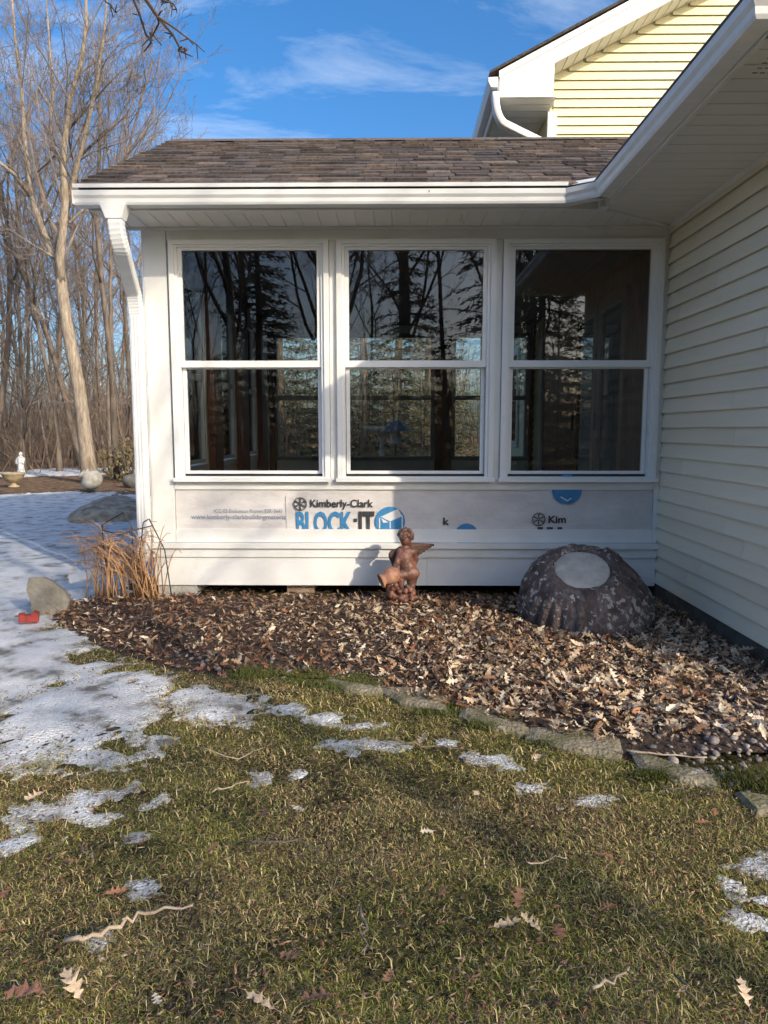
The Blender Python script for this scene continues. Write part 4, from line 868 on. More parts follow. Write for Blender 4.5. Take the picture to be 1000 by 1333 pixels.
for px, Y, v, sc, ln, lab in TREES:
    p = at(px, 560, Y); place_tree(v, (p.x, Y, -.03), rt.uniform(0, 6.28) if ln == (0, 0) else 0, sc * rt.uniform(.95, 1.05), ln, lab or 'slender bare tree in the brown wood beyond the lawn', None if lab else 'bare trees of the wood')
# trees behind the house, seen through the windows
for x, Y, v, sc in ((-3.2, 21, 0, .42), (-1.2, 25, 1, .45), (.9, 23, 2, .6), (-5.5, 24, 4, .8), (2.0, 27, 3, .45), (-.3, 19, 4, .6), (-2.4, 18.5, 4, .6), (1.1, 18, 4, .55)):
    place_tree(v, (x, Y, -.03), rt.uniform(0, 6), sc, (0, 0), 'bare tree in the back yard, seen only through the sunroom windows', 'bare trees seen through the sunroom')
# trees behind the viewer: mirrored in the panes, their branches shade lawn and walls
BEHIND = [(8.5, -9.0, 0, 1.0), (11.5, -13.5, 3, 1.0), (4.0, -12.0, 3, 1.1), (-1.5, -9.0, 5, .85), (1.6, -15.0, 0, 1.25), (-5.0, -13.0, 5, .9), (16.5, -18.0, 0, 1.2), (-9.0, -11.0, 1, 1.1), (9.0, -19.0, 3, 1.3), (-2.8, -18.0, 5, 1.0), (5.5, -21.0, 5, 1.0), (-8, -20, 3, 1.35), (0.4, -24, 5, 1.1), (12, -26, 1, 1.4), (-12, -16, 5, .9)]
rb_ = random.Random(52)
BEHIND += [(rb_.uniform(-22, 26), rb_.uniform(-42, -17), rb_.choice((0, 1, 3, 5, 2)), rb_.uniform(1.0, 1.4)) for _ in range(30)]
def clear_of_sun(x, y):                      # trees toward the sun are left out to let light onto the lawn
    a = (math.degrees(math.atan2(x, y - 4)) - math.degrees(SUN_AZ) + 180) % 360 - 180
    return abs(a) > 24 or math.hypot(x, y) > 36
BEHIND = [b for i, b in enumerate(BEHIND) if clear_of_sun(b[0], b[1]) or b[:2] in ((11.5, -13.5), (16.5, -18.0))] + [(12.5, -8.0, 3, 1.0), (6.3, -4.6, 0, .95), (4.4, -2.4, 4, .55)]  # last three trees are added for their shadows on lawn and wall
for x, y, v, sc in BEHIND:
    place_tree(v, (x, y, -.03), rt.uniform(0, 6), sc, (0, 0), 'bare tree standing behind the viewer, mirrored in the window panes', 'bare trees mirrored in the panes')
# the tree whose twigs hang into the top of the picture
OT = thing('overhanging_tree', 'dark bare twigs hanging into the sky at the top left', 'tree', (-4.6, -2.2, 0))
lm = MB(); tw = MB(); rng = random.Random(8)
lm.tube([(-4.6, -2.2, -.1), (-4.5, -2.1, 2), (-4.3, -2.0, 4.2), (-4.2, -2.0, 6.5), (-4.3, -2.1, 9)], [.22, .18, .16, .13, .06], 12)
lm.tube([(-4.3, -2.0, 4.2), (-3.6, -.4, 5.3), (-2.8, 1.5, 5.75), (-2.2, 3.0, 5.55), (-1.9, 3.8, 5.2)], [.10, .075, .05, .03, .018], 8)
for l, r in (([(128, -60), (150, -25), (172, -5), (182, 20), (190, 45), (197, 55)], .010), ([(150, -60), (190, 0), (205, 22), (225, 45), (237, 68), (232, 64)], .012), ([(205, 22), (207, 30), (199, 45), (195, 42)], .006), ([(205, 22), (225, 35), (245, 50), (256, 58)], .007), ([(190, -40), (210, 0), (225, 4), (230, 12)], .007), ([(120, -40), (138, 3), (143, 5), (150, 16)], .006), ([(170, -60), (205, -10), (222, 2), (215, -2)], .008), ([(237, 60), (232, 66), (240, 62)], .004)):
    pts = [at(x, y, 4.0 + .05 * i) for i, (x, y) in enumerate(l)]; tw.tube(pts, [max(.0035, r * (1 - .6*i/(len(pts)-1))) for i in range(len(pts))], 5)
    for q in pts[2:]:
        for _ in range(2): e = q + Vector((rng.gauss(0, .03), rng.gauss(0, .03), rng.gauss(-.02, .03))); tw.tube([q, e], [.004, .003], 4)
tw.tube([(-1.9, 3.8, 5.2), at(150, -60, 4.0)], [.018, .012], 5); tw.tube([(-1.9, 3.8, 5.2), at(128, -60, 4.0)], [.014, .010], 5)
lm.build('trunk', BARKD, OT, True); tw.build('twigs', mk('dark_twig', (.05, .038, .03), (.09, .07, .055), 6, .85), OT)

# brush: thickets of thin stems in and behind the wood
def brush(n, box, hmin, hmax, seed, name, label):
    rng = random.Random(seed); m = MB()
    for i in range(n):
        x, y = rng.uniform(*box[:2]), rng.uniform(*box[2:]); h = rng.uniform(hmin, hmax); p = Vector((x, y, -.05)); d = Vector((rng.gauss(0, .28), rng.gauss(0, .28), 1)); r = rng.uniform(.005, .015) * (abs(y) / 22); pts = [p]; q = rng.uniform(.75, 1.25)
        for k in range(4): d = (d + Vector((rng.gauss(0, .2), rng.gauss(0, .2), .05))).normalized(); pts.append(pts[-1] + d * h / 4)
        col = (.20*q, .145*q, .105*q) if rng.random() < .7 else (.30*q, .21*q, .13*q)
        m.tube(pts, [r, r*.85, r*.7, r*.5, r*.3], 3, col)
        for k in range(3):
            a = pts[rng.randint(1, 3)]; b2 = a + Vector((rng.gauss(0, .5), rng.gauss(0, .5), rng.uniform(.2, .9))); m.tube([a, b2], [r*.5, r*.25], 3, col)
    return stuff(m.build(name, LEAFM), label, 'brush')
brush(4200, (-34, -5.2, 19.5, 48), .8, 4.2, 4, 'brush', 'dense brown undergrowth filling the wood beyond the lawn')
brush(650, (-24, 26, -44, -19), 1.5, 5.0, 16, 'brush', 'thicket behind the viewer, mirrored in the window panes')
brush(260, (-7, 1.4, 19, 30), .6, 2.2, 6, 'brush', 'tan undergrowth of the back yard behind the sunroom')
bm_ = MB(); rng = random.Random(3)         # far edge of the wood: a wall of stems too far to tell apart
for i in range(2200):
    an = rng.uniform(0, 6.2832); rd_ = rng.uniform(56, 75); x = rd_ * math.sin(an); y = rd_ * math.cos(an); h = rng.uniform(5, 9.5); r = rng.uniform(.03, .10); q = rng.uniform(.6, 1.1); col = (.19*q, .145*q, .115*q)
    x2 = x + rng.gauss(0, .8); bm_.tube([(x, y, 0), (x2, y, h*.6), (x2 + rng.gauss(0, .8), y + rng.gauss(0, .8), h)], [r, r*.6, r*.2], 3, col)
    for k in range(4): a = Vector((x2, y, h*rng.uniform(.3, .8))); bm_.tube([a, a + Vector((rng.gauss(0, 1.3), rng.gauss(0, 1.3), rng.uniform(.5, 2.5)))], [r*.4, r*.15], 3, col)
stuff(bm_.build('far_wood', LEAFM), 'far brown wood closing the view behind the trees', 'wood')

# spruces behind the sunroom and behind the viewer
def spruce_mesh(seed, H, Rb):
    rng = random.Random(seed); V = []; Fc = []; C = []; t = MB(); t.tube([(0, 0, -.1), (0, 0, H*.5), (0, 0, H)], [.16, .1, .02], 8)
    lv = int(H / .32)
    for i in range(lv):
        z = .5 + (H - .5) * i / lv; Rr = Rb * (1 - i / lv) ** .85 + .12
        for k in range(max(5, int(9 * (1 - .4*i/lv)))):
            w_ = rng.uniform(0, 6.28); L = Rr * rng.uniform(.75, 1.1); e = Vector((math.cos(w_), math.sin(w_), -.18)); t.tube([(0, 0, z), Vector((0, 0, z)) + e*L], [.02, .006], 3)
            for s in range(int(L / .055)):
                p = Vector((0, 0, z)) + e * (L * rng.uniform(.2, 1)) + Vector((rng.gauss(0, .05), rng.gauss(0, .05), rng.gauss(-.02, .05)))
                for q in range(2):
                    d = (e + Vector((rng.gauss(0, .6), rng.gauss(0, .6), rng.gauss(-.1, .4)))).normalized() * rng.uniform(.10, .20); o_ = d.orthogonal().normalized(); o_.rotate(Quaternion(d.normalized(), rng.uniform(0, 6))); o_ *= .022
                    b0_ = len(V); V += [p - o_, p + o_, p + d]; Fc.append((b0_, b0_+1, b0_+2)); g_ = rng.uniform(.6, 1.2); C += [(.12*g_, .14*g_, .075*g_)] * 3
    m = MB(); m.v = [tuple(v) for v in V]; m.f = Fc; m.c = C
    return t.mesh('trunk', BARKD), m.mesh('needles', NEEDLE)
SPM = spruce_mesh(2, 7.5, 1.9)
for x, y, sc, lab in ((-3.6, 23.0, 1.0, 'blue green spruce seen through the left window'), (-.9, 22.5, 1.1, 'spruce filling the middle window behind the bird feeder'), (3.6, -15, 1.5, 'dark spruce behind the viewer, mirrored in the right panes'), (-5.0, -17, 1.25, 'dark spruce behind the viewer, mirrored in the left window'), (7.2, -15.5, 1.3, 'dark spruce behind the viewer, mirrored at the far right'), (.6, -21, 1.5, 'dark spruce behind the viewer, mirrored in the middle window'), (7.0, -24, 1.8, 'larger dark spruce behind the viewer, mirrored in the panes'), (-6.5, -25, 1.7, 'far dark spruce behind the viewer, mirrored in the left panes'), (-2.3, 24.5, 1.15, 'spruce behind the two at the back yard edge, left'), (.2, 24, 1.1, 'spruce right of the bird feeder at the back yard edge'), (1.3, 26, 1.2, 'spruce seen through the gap beside the house')):
    t = thing('spruce_tree', lab, 'tree', (x, y, 0), local=True); t.scale = (sc,)*3; link('trunk', SPM[0], t); link('crown', SPM[1], t)

# ------------------------------------------------------------------ edging stones, pebbles
FS = [([(420, 884), (470, 880), (505, 893), (498, 906), (450, 902)], 'mossy edging stone at the left end of the row'), ([(488, 897), (545, 897), (588, 910), (585, 930), (520, 916)], 'long buried edging stone second from the left'), ([(600, 918), (640, 922), (688, 945), (690, 958), (640, 952), (598, 934)], 'moss flecked edging stone with a rust leaf on it'),
      ([(690, 948), (750, 952), (816, 966), (808, 990), (745, 980), (684, 962)], 'largest flat edging stone with a sharp right end'), ([(818, 976), (880, 998), (935, 1012), (942, 1030), (880, 1020), (832, 1002)], 'edging stone under the long pale twig at right'), ([(955, 1034), (1010, 1040), (1030, 1062), (985, 1062)], 'edging stone cut by the right edge of the picture')]
for poly, lab in FS:
    P = [gp(*p) for p in poly]; c_ = sum(P, Vector()) / len(P); top = []; 
    for i in range(len(P)):
        a, b2 = P[i], P[(i+1) % len(P)]
        for t in (0, .33, .66): q = a.lerp(b2, t); q = c_ + (q - c_) * (1 + .05*nz(q.x*9, q.y*9, 3)); top.append(q)
    n = len(top); zt_ = .017; m = MB(); inn = [c_ + (q - c_) * .8 for q in top]
    m.add([(q.x - c_.x, q.y - c_.y, -.05) for q in top] + [(q.x - c_.x, q.y - c_.y, zt_ - .012) for q in top] + [(q.x - c_.x, q.y - c_.y, zt_ + .006*nz(q.x*5, q.y*5)) for q in inn] + [(0, 0, zt_ + .002)],
          [(i, (i+1) % n, n+(i+1) % n, n+i) for i in range(n)] + [(n+i, n+(i+1) % n, 2*n+(i+1) % n, 2*n+i) for i in range(n)] + [(2*n+i, 2*n+(i+1) % n, 3*n) for i in range(n)])
    o = m.build('edging_stone', FLAG); o.location = (c_.x, c_.y, 0); tag(o, lab, 'stone', 'edging stones between lawn and bed')
pv = []
for i in range(5):
    m = MB().ball((0, 0, 0), 1, 9, 6); m.v = [tuple(Vector((x, y*.75, z*.5)) * (1 + .45*nz(x + i*5, y, z, 1.1))) for x, y, z in m.v]; pv.append(m.mesh('pebble', PEB, True))
rp_ = random.Random(14); npb = 0; placed = []
while npb < 290:
    px, py = rp_.gauss(955, 60), rp_.gauss(980, 26)
    if rp_.random() < .25: px, py = rp_.uniform(860, 1000), rp_.uniform(850, 960)
    if rp_.random() < .12: px, py = rp_.uniform(220, 400), rp_.uniform(850, 880)
    if not 200 < px < 1010: continue
    p = gp(px, py)
    if not inpoly(p.x, p.y, bed) or p.x > 1.88: continue
    s = .007 + .017 * rp_.random() ** 1.5
    if any((p.x-q[0])**2 + (p.y-q[1])**2 < (.75*(s+q[2]))**2 for q in placed): continue
    placed.append((p.x, p.y, s)); o = link('pebble', rp_.choice(pv), None, (p.x, p.y, max(0, bedz(p.x, p.y)) + s*.3), (rp_.gauss(0, .25), rp_.gauss(0, .25), rp_.uniform(0, 6)), s); npb += 1
    tag(o, 'rounded river pebble in the bed along the house wall' if px > 500 else 'rounded pebble at the front of the dark mulch', 'pebble', 'river pebbles in the bed by the house wall' if px > 500 else 'pebbles at the front of the mulch')

pm_ = MB()
for i in range(1500):                       # small gravel between the pebbles and along the wall
    x = 1.88 - abs(rp_.gauss(0, .22)); y = rp_.uniform(2.65, 5.0)
    if y < 3.15: x = rp_.uniform(.95, 1.88)
    if not inpoly(x, y, bed): continue
    s = rp_.uniform(.005, .012); q = rp_.uniform(.5, 1.4); cl = rp_.choice([(.16, .13, .115), (.22, .19, .17), (.12, .105, .10), (.20, .14, .11)])
    k0 = len(pm_.v); pm_.ball((x, y, max(0, bedz(x, y)) + s*.3), (s, s*rp_.uniform(.6, 1), s*.6), 6, 4); pm_.c += [tuple(k*q for k in cl)] * (len(pm_.v) - k0)
stuff(pm_.build('gravel', LEAFM), 'small dark gravel along the house wall', 'gravel')

# ------------------------------------------------------------------ leaves
def leaf_geo(rng, kind=0, flat_=False):
    """An oak leaf 1 long: mid-rib and two lobed edges, curled."""
    n = 17; rows = []; cq = .35 if flat_ else 1.0; curl = rng.uniform(-2.2, 3.8) * cq; bend = rng.uniform(-1, 1.8) * cq; tw_ = rng.uniform(-1.4, 1.4) * cq; LOB = (.36, .8, 1.3, .8)
    for i in range(n):
        t = i / (n - 1); wdt = rng.uniform(.17, .21) * math.sin(math.pi * min(1, t ** .85 * .97 + .02)) ** .75 + .012
        lob = LOB[(i + 1) % 4] if 0 < i < n - 1 else .6
        if kind == 1: lob = .72
        wl, wr2 = wdt * lob * rng.uniform(.8, 1.2), wdt * lob * rng.uniform(.8, 1.2); sk = (.07 if (i + 1) % 4 == 2 else .02) * (kind != 1)
        zc = bend * .25 * (t - .5) ** 2 * 4 * .5 + rng.gauss(0, .012)
        rows.append([Vector((-wl, t + sk, zc + curl * wl * wl * 2.2 + tw_ * wl * (t - .5) + rng.gauss(0, .02))), Vector((0, t, zc)), Vector((wr2, t + sk, zc + curl * wr2 * wr2 * 2.2 - tw_ * wr2 * (t - .5) + rng.gauss(0, .02)))])
    V = [q for r in rows for q in r]; Fq = []
    for i in range(n - 1): a = i*3; Fq += [(a, a+1, a+4, a+3), (a+1, a+2, a+5, a+4)]
    return V, Fq
LV = [leaf_geo(random.Random(i), 1 if i % 3 == 2 else 0, i % 3 == 0) for i in range(18)]
LM = []
for V, Fq in LV:
    row = []
    for mat in LEAFI:
        m = MB(); m.add([v - Vector((0, .5, 0)) for v in V], Fq); m.tube([(0, -.5, V[1].z), (.02, -.62, V[1].z - .01), (.03, -.72, V[1].z - .01)], [.012, .008, .006], 4); row.append(m.mesh('oak_leaf', mat, True))
    LM.append(row)
rl = random.Random(40)
def put_leaf(p, s, v, mi, tilt, label, group, z):
    o = link('oak_leaf', LM[v][mi], None, (p.x, p.y, z), (rl.gauss(0, tilt), rl.gauss(0, tilt), rl.uniform(0, 6.28)), s); return tag(o, label, 'leaf', group)
# leaves lying on the lawn and the snow, where the photograph has them
LAWN = [(35, 1308, .12, 2, 'large lobed tan oak leaf in the bottom left corner'), (95, 1298, .11, 0, 'pale tan oak leaf with pointed lobes, second from the bottom left corner'), (152, 1177, .07, 2, 'reddish curled leaf below the three-lobed snow lump'), (388, 1066, .07, 3, 'pale cream oak leaf on the lawn left of centre'), (345, 1072, .08, 1, 'dark brown leaf beside the pale cream leaf'), (440, 1063, .05, 2, 'small rust leaf right of the pale cream leaf'),
        (278, 1118, .06, 2, 'orange brown leaf on the grass below the snow sheet'), (556, 1096, .06, 3, 'bright cream leaf alone in the middle of the lawn'), (790, 1130, .07, 2, 'red brown oak leaf on the lawn below the right edging stones'), (915, 1085, .07, 2, 'orange oak leaf near the right snow slabs'), (930, 1070, .06, 2, 'orange leaf just above another near the right snow slabs'), (660, 1220, .09, 0, 'curled tan leaf pair left half, lower middle of the lawn'), (690, 1218, .08, 0, 'curled tan leaf pair right half, lower middle of the lawn'),
        (728, 1230, .08, 2, 'rust oak leaf right of the curled tan pair'), (793, 1198, .07, 2, 'orange tan leaf right of centre on the lower lawn'), (675, 1185, .10, 1, 'dark brown leaf clump above the curled tan pair'), (575, 1177, .06, 1, 'dark red leaf in the lower middle of the lawn'), (340, 1322, .09, 0, 'tan leaf at the bottom edge left of centre'), (412, 1318, .09, 1, 'dark red brown leaf at the bottom edge'), (380, 1260, .08, 1, 'dark wet leaf in the grass at lower left'),
        (205, 1320, .05, 3, 'small cream leaf scrap at the bottom left'), (90, 1137, .06, 1, 'dark leaf below the left end of the snow sheet'), (45, 1050, .09, 0, 'tan leaf lying on the snow sheet at left'), (8, 1178, .07, 2, 'pinkish leaf at the left edge'), (550, 973, .10, 0, 'broad tan oak leaf at the end of the middle snow strip'), (290, 888, .08, 2, 'orange leaf on the rounded snow patch'), (298, 903, .07, 2, 'rust leaf curled at the top of the rounded snow patch'),
        (640, 930, .06, 2, 'rust leaf lying on the moss flecked edging stone'), (905, 1018, .08, 3, 'pale star shaped leaf on the right edging stone'), (700, 998, .08, 0, 'tan leaf beside the slanting snow strip'), (105, 955, .05, 1, 'brown leaf on the grey snow at left'), (130, 975, .05, 0, 'tan leaf on the ragged lower snow edge'), (150, 918, .05, 1, 'brown leaf on the snow below the mulch'), (140, 988, .05, 3, 'pale leaf at the snow edge left'), (40, 845, .06, 1, 'dark leaf on the snow left of the mulch'), (60, 905, .05, 2, 'rust leaf on the left snow'), (968, 1310, .08, 0, 'tan leaf in the bottom right corner'), (505, 1290, .06, 1, 'brown leaf low in the middle of the lawn'), (620, 1045, .06, 0, 'tan leaf below the slanting snow strip')]
for px, py, s, mi, lab in LAWN:
    p = gp(px, py); put_leaf(p, s * .78, rl.choice((0, 3, 6, 9, 12, 15)), mi, .16, lab, 'fallen leaves on the lawn', .03 + .004)
# litter in the bed: the largest as single leaves, the rest one mass
LT = []
area = [(-2.55, 1.88, 2.6, 5.15)]
while len(LT) < 11500:
    x, y = rl.uniform(-2.55, 1.88), rl.uniform(2.6, 5.3)
    if not inpoly(x, y, bed): continue
    if y > 4.98: continue
    dark = nz(x, y, 20, .9) * .6 + max(0, y - 4.35) * .3 + (1 if x < -.3 else 0) * .28 - (.25 if x > .3 and y < 4.3 else 0)  # wet dark to dry pale leaves; sunlit brightness put into colour at right
    if y > 4.75 and rl.random() < .5: continue
    if (x - 1.2)**2 + (y - 4.27)**2 < .165: continue
    peb = max(0, 1 - math.hypot((x - 1.6) / .35, (y - 2.95) / .3))
    if rl.random() < peb * .8: continue
    if x < .0 and rl.random() < .35 + dark * .35: continue
    s = (.016 + .066 * rl.random() ** 2.8) * (1.0 if x > .1 else .8)
    LT.append((x, y, s, dark))
LT.sort(key=lambda q: -q[2] / q[1])
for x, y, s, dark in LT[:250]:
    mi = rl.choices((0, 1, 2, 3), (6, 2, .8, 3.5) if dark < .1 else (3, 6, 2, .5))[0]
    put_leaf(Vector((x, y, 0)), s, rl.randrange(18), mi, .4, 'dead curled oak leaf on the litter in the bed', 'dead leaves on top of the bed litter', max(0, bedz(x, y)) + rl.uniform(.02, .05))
VV = []; II = []; NN = []; CC = []; base = 0
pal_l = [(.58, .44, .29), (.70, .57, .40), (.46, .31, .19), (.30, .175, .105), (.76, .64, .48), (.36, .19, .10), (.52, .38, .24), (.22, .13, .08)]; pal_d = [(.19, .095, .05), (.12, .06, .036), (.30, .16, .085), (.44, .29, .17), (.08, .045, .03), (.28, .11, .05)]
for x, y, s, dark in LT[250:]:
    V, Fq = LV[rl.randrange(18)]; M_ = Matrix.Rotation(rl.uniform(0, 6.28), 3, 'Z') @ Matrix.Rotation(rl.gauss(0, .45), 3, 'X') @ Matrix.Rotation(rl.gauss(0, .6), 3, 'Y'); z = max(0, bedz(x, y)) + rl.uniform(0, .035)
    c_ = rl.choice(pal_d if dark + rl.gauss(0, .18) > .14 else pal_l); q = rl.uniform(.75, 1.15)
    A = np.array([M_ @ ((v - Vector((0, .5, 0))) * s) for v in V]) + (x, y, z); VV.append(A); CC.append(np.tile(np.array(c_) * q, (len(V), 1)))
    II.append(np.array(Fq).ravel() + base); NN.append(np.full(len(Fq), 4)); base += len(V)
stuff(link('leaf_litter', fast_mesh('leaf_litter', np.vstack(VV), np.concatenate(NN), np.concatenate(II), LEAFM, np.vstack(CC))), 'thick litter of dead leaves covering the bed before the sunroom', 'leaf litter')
# bark chips between the leaves
VV = MB()
for i in range(5200):
    x, y = rl.uniform(-2.5, 1.88), rl.uniform(2.7, 5.25)
    if not inpoly(x, y, bed): continue
    p = Vector((x, y, max(0, bedz(x, y)) + rl.uniform(.003, .018))); d = Vector((rl.gauss(0, 1), rl.gauss(0, 1), rl.gauss(0, .35))).normalized() * rl.uniform(.012, .035); e = d.cross(Vector((0, 0, 1))).normalized() * rl.uniform(.003, .009); q = rl.uniform(.6, 1.3); cl = rl.choice([(.07, .04, .026), (.12, .07, .045), (.05, .03, .022), (.20, .12, .075), (.26, .18, .12)])
    VV.add([p - d - e, p + d - e, p + d*.9 + e, p - d*.9 + e, p + Vector((0, 0, .006))], [(0, 1, 4), (1, 2, 4), (2, 3, 4), (3, 0, 4)], tuple(k*q for k in cl))
stuff(VV.build('bark_chips', LEAFM), 'dark shredded bark between the leaves of the bed', 'bark chips')

# ------------------------------------------------------------------ sticks
SK = [([(90, 1240), (125, 1238), (155, 1222), (185, 1206), (215, 1199), (252, 1195)], .009, 'long pale bent stick on the lawn at lower left'), ([(100, 1115), (118, 1127), (122, 1138)], .005, 'short dark twig on the lawn below the left snow sheet'), ([(275, 1045), (300, 1038), (325, 1030)], .004, 'thin straw coloured twig on the lawn left of centre'), ([(690, 1140), (705, 1137), (738, 1134)], .004, 'thin pale bent twig in the middle right of the lawn'), ([(770, 1306), (795, 1298), (818, 1278)], .006, 'pale stub of stick at the lower right of the lawn'),
      ([(505, 975), (540, 980), (575, 982), (620, 990)], .006, 'brown stick lying between the two middle snow strips'), ([(815, 990), (860, 994), (920, 998)], .006, 'long pale twig lying across the right edging stone'), ([(860, 1040), (900, 1046), (930, 1052)], .004, 'thin twig below the right edging stone'), ([(500, 860), (540, 852), (580, 862), (640, 850)], .004, 'long thin twig on the leaf litter below the statue'), ([(885, 1290), (905, 1320)], .004, 'thin dark twig at the bottom right'), ([(260, 985), (310, 1000), (345, 985)], .003, 'hair thin straw arching over the grass left of centre'),
      ([(320, 1108), (360, 1112), (390, 1110), (420, 1128)], .005, 'grey forked twig on the lawn left of centre'), ([(470, 1200), (476, 1235), (474, 1262)], .005, 'dark upright looking twig in the lower middle grass')]
for l, r, lab in SK:
    pts = [gp(*q) + Vector((0, 0, .035)) for q in l]; c_ = pts[0].copy(); c_.z = 0; pp = []
    for a, b2 in zip(pts[:-1], pts[1:]): pp += [a.lerp(b2, t/3) + Vector((rl.gauss(0, .005), rl.gauss(0, .005), rl.gauss(0, .004))) for t in range(3)]
    pp.append(pts[-1]); r *= .72; m = MB().tube([q - c_ for q in pp], [r * (1 - .6*i/len(pp)) * rl.uniform(.85, 1.15) for i in range(len(pp))], 7)
    for _ in range(2): q = rl.choice(pp[1:-1]) - c_; m.tube([q, q + Vector((rl.gauss(0, .015), rl.gauss(0, .015), .008))], [r*.6, r*.3], 5)
    o = m.build('stick', mk('stick_bark', (.30, .22, .15), (.52, .42, .31), 18, .8, .3) if 'pale' in lab or 'straw' in lab else BARKD, None, True); o.location = c_; tag(o, lab, 'stick')

# ------------------------------------------------------------------ grass
def grass(n, seed, region, lmin, lmax, pal, wgt, name, label, cond, wid=(.0009, .0019), flat=1.0):
    rs_ = np.random.RandomState(seed); xs_, ys_ = [], []
    while len(xs_) < n:
        # density falls off with distance so that near blades stay fine and far ones do not pile up
        y = region[2] + (region[3] - region[2]) * rs_.rand() ** 1.35; x = (rs_.rand() * 2 - 1) * (y * .60 + .25)
        if x > region[1] or x < region[0]: continue
        if cond(x, y): xs_.append(x); ys_.append(y)
    x = np.array(xs_); y = np.array(ys_); L = lmin + (lmax - lmin) * rs_.rand(n) ** 2.2; L *= (.8 + .16 * y)
    a = rs_.rand(n) * 6.283; ln = (.35 + .6 * rs_.rand(n)) * flat; wd = (wid[0] + (wid[1] - wid[0]) * rs_.rand(n)) * (.6 + .42 * y)
    z0 = np.array([gz(i, j) for i, j in zip(x, y)]) - .002; dx, dy = np.cos(a), np.sin(a); b_ = a + rs_.normal(0, .38, n); ex_, ey_ = np.cos(b_), np.sin(b_); px_, py_ = -dy * wd, dx * wd
    up1 = L * .5 * np.sqrt(np.maximum(.02, 1 - ln**2 * .8)); m1x = x + dx * L * .5 * ln; m1y = y + dy * L * .5 * ln; up2 = up1 + L * .5 * (.75 - ln) * .7; tx = m1x + ex_ * L * .5; ty = m1y + ey_ * L * .5
    V = np.zeros((n, 5, 3)); V[:, 0] = np.stack([x - px_, y - py_, z0], 1); V[:, 1] = np.stack([x + px_, y + py_, z0], 1); V[:, 2] = np.stack([m1x + px_*.8, m1y + py_*.8, z0 + up1], 1); V[:, 3] = np.stack([m1x - px_*.8, m1y - py_*.8, z0 + up1], 1); V[:, 4] = np.stack([tx, ty, z0 + np.maximum(.003, up2)], 1)
    o5 = np.arange(n)[:, None] * 5; I = np.hstack([o5 + np.array([[0, 1, 2, 3]]), o5 + np.array([[3, 2, 4]])]).ravel(); cnt = np.tile([4, 3], n)
    pal = np.array(pal); patch = np.array([nz(i, j, 30, 1.7) + .5 * nz(i, j, 33, 5) for i, j in zip(x, y)]); wg_ = np.tile(np.array(wgt, float), (n, 1)); k_ = len(wgt) // 2
    wg_[:, :k_] *= np.clip(1 + 1.6 * patch, .15, 3)[:, None]; wg_[:, k_:] *= np.clip(1 - 1.6 * patch, .15, 3)[:, None]
    cs = np.cumsum(wg_, 1); cs /= cs[:, -1:]; ci = (rs_.rand(n)[:, None] > cs).sum(1).clip(0, len(pal) - 1); C = pal[ci] * (.55 + .8 * rs_.rand(n))[:, None]
    return stuff(link(name, fast_mesh(name, V.reshape(-1, 3), cnt, I, GRASSM, np.repeat(C, 5, 0))), label, 'grass')
def on_lawn(x, y):
    if inpoly(x, y, bed): return False
    if nz(x, y, 50, 2.3) + .7 * nz(x, y, 52, 7) + .5 * nz(x, y, 55, 31) > .42 and nz(x, y, 57, 90) > -.15: return False      # worn spots
    q = snow_at(x, y)
    if q > .30 and nz(x, y, 40, 6) + .5 * nz(x, y, 41, 25) < .22: return False
    return True
GREEN = [(.28, .28, .052), (.45, .385, .095), (.125, .145, .03), (.78, .64, .30), (.58, .43, .175), (.20, .125, .07)]
grass(480000, 1, (-4.2, 2.6, 1.15, 4.7), .006, .027, GREEN, (1.1, .8, 1.0, .55, .9, 1.2), 'grass', 'short matted winter grass, green and straw coloured, across the lawn', on_lawn, (.0004, .0010), 1.42)
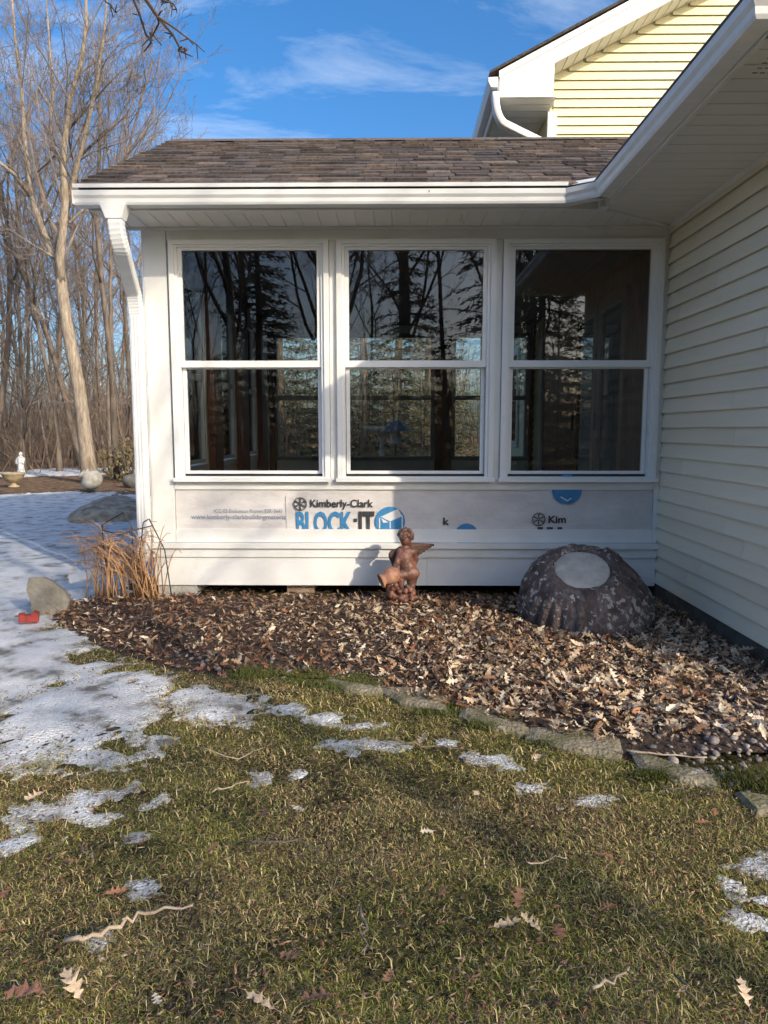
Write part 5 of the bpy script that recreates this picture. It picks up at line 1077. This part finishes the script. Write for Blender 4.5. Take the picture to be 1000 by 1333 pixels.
grass(12000, 2, (-3.6, 2.6, 1.15, 4.4), .015, .05, [(.62, .51, .25), (.50, .38, .17), (.36, .25, .11), (.22, .24, .06)], (1, 1, .7, .7), 'grass', 'loose dead straw lying over the lawn', on_lawn, (.0008, .0014), 1.08)
th = MB(); rt_ = random.Random(61)
for i in range(15000):
    y = 1.2 + 3.4 * rt_.random() ** 1.3; x = rt_.uniform(-1, 1) * (y * .6 + .2)
    if inpoly(x, y, bed): continue
    p = Vector((x, y, gz(x, y) + rt_.uniform(.003, .014))); d = Vector((rt_.gauss(0, 1), rt_.gauss(0, 1), rt_.gauss(0, .25))).normalized() * rt_.uniform(.003, .013); e = d.cross(Vector((0, 0, 1))).normalized() * rt_.uniform(.001, .005); q = rt_.uniform(.6, 1.3); cl = rt_.choice([(.10, .06, .04), (.16, .09, .055), (.06, .042, .03), (.34, .24, .14), (.22, .09, .05), (.05, .04, .03)])
    th.add([p - d, p + e, p + d, p - e * .7, p + Vector((0, 0, .003))], [(0, 1, 4), (1, 2, 4), (2, 3, 4), (3, 0, 4)], tuple(k*q for k in cl))
stuff(th.build('thatch', LEAFM), 'brown thatch and leaf crumbs scattered through the lawn', 'thatch')
MOSS = [(p.x, p.y, r) for p, r in ((gp(455, 893), .14), (gp(570, 925), .09), (gp(980, 1022), .12), (gp(640, 945), .08), (gp(720, 965), .06), (gp(860, 1012), .07), (gp(400, 885), .12), (gp(330, 880), .1))]
rm_ = random.Random(6); mm = MB()
for i in range(9000):
    cx, cy, r = rm_.choice(MOSS); x, y = rm_.gauss(cx, r*.55), rm_.gauss(cy, r*.3); z = max(gz(x, y), bedz(x, y)) + .012; q = rm_.uniform(.6, 1.3); d = Vector((rm_.gauss(0, .5), rm_.gauss(0, .5), 1)).normalized() * rm_.uniform(.008, .02); e = d.orthogonal().normalized() * .003; p = Vector((x, y, z))
    mm.add([p - e, p + e, p + d], [(0, 1, 2)], (.085*q, .10*q, .018*q))
stuff(mm.build('moss', GRASSM), 'bright green moss along the edging stones', 'moss')
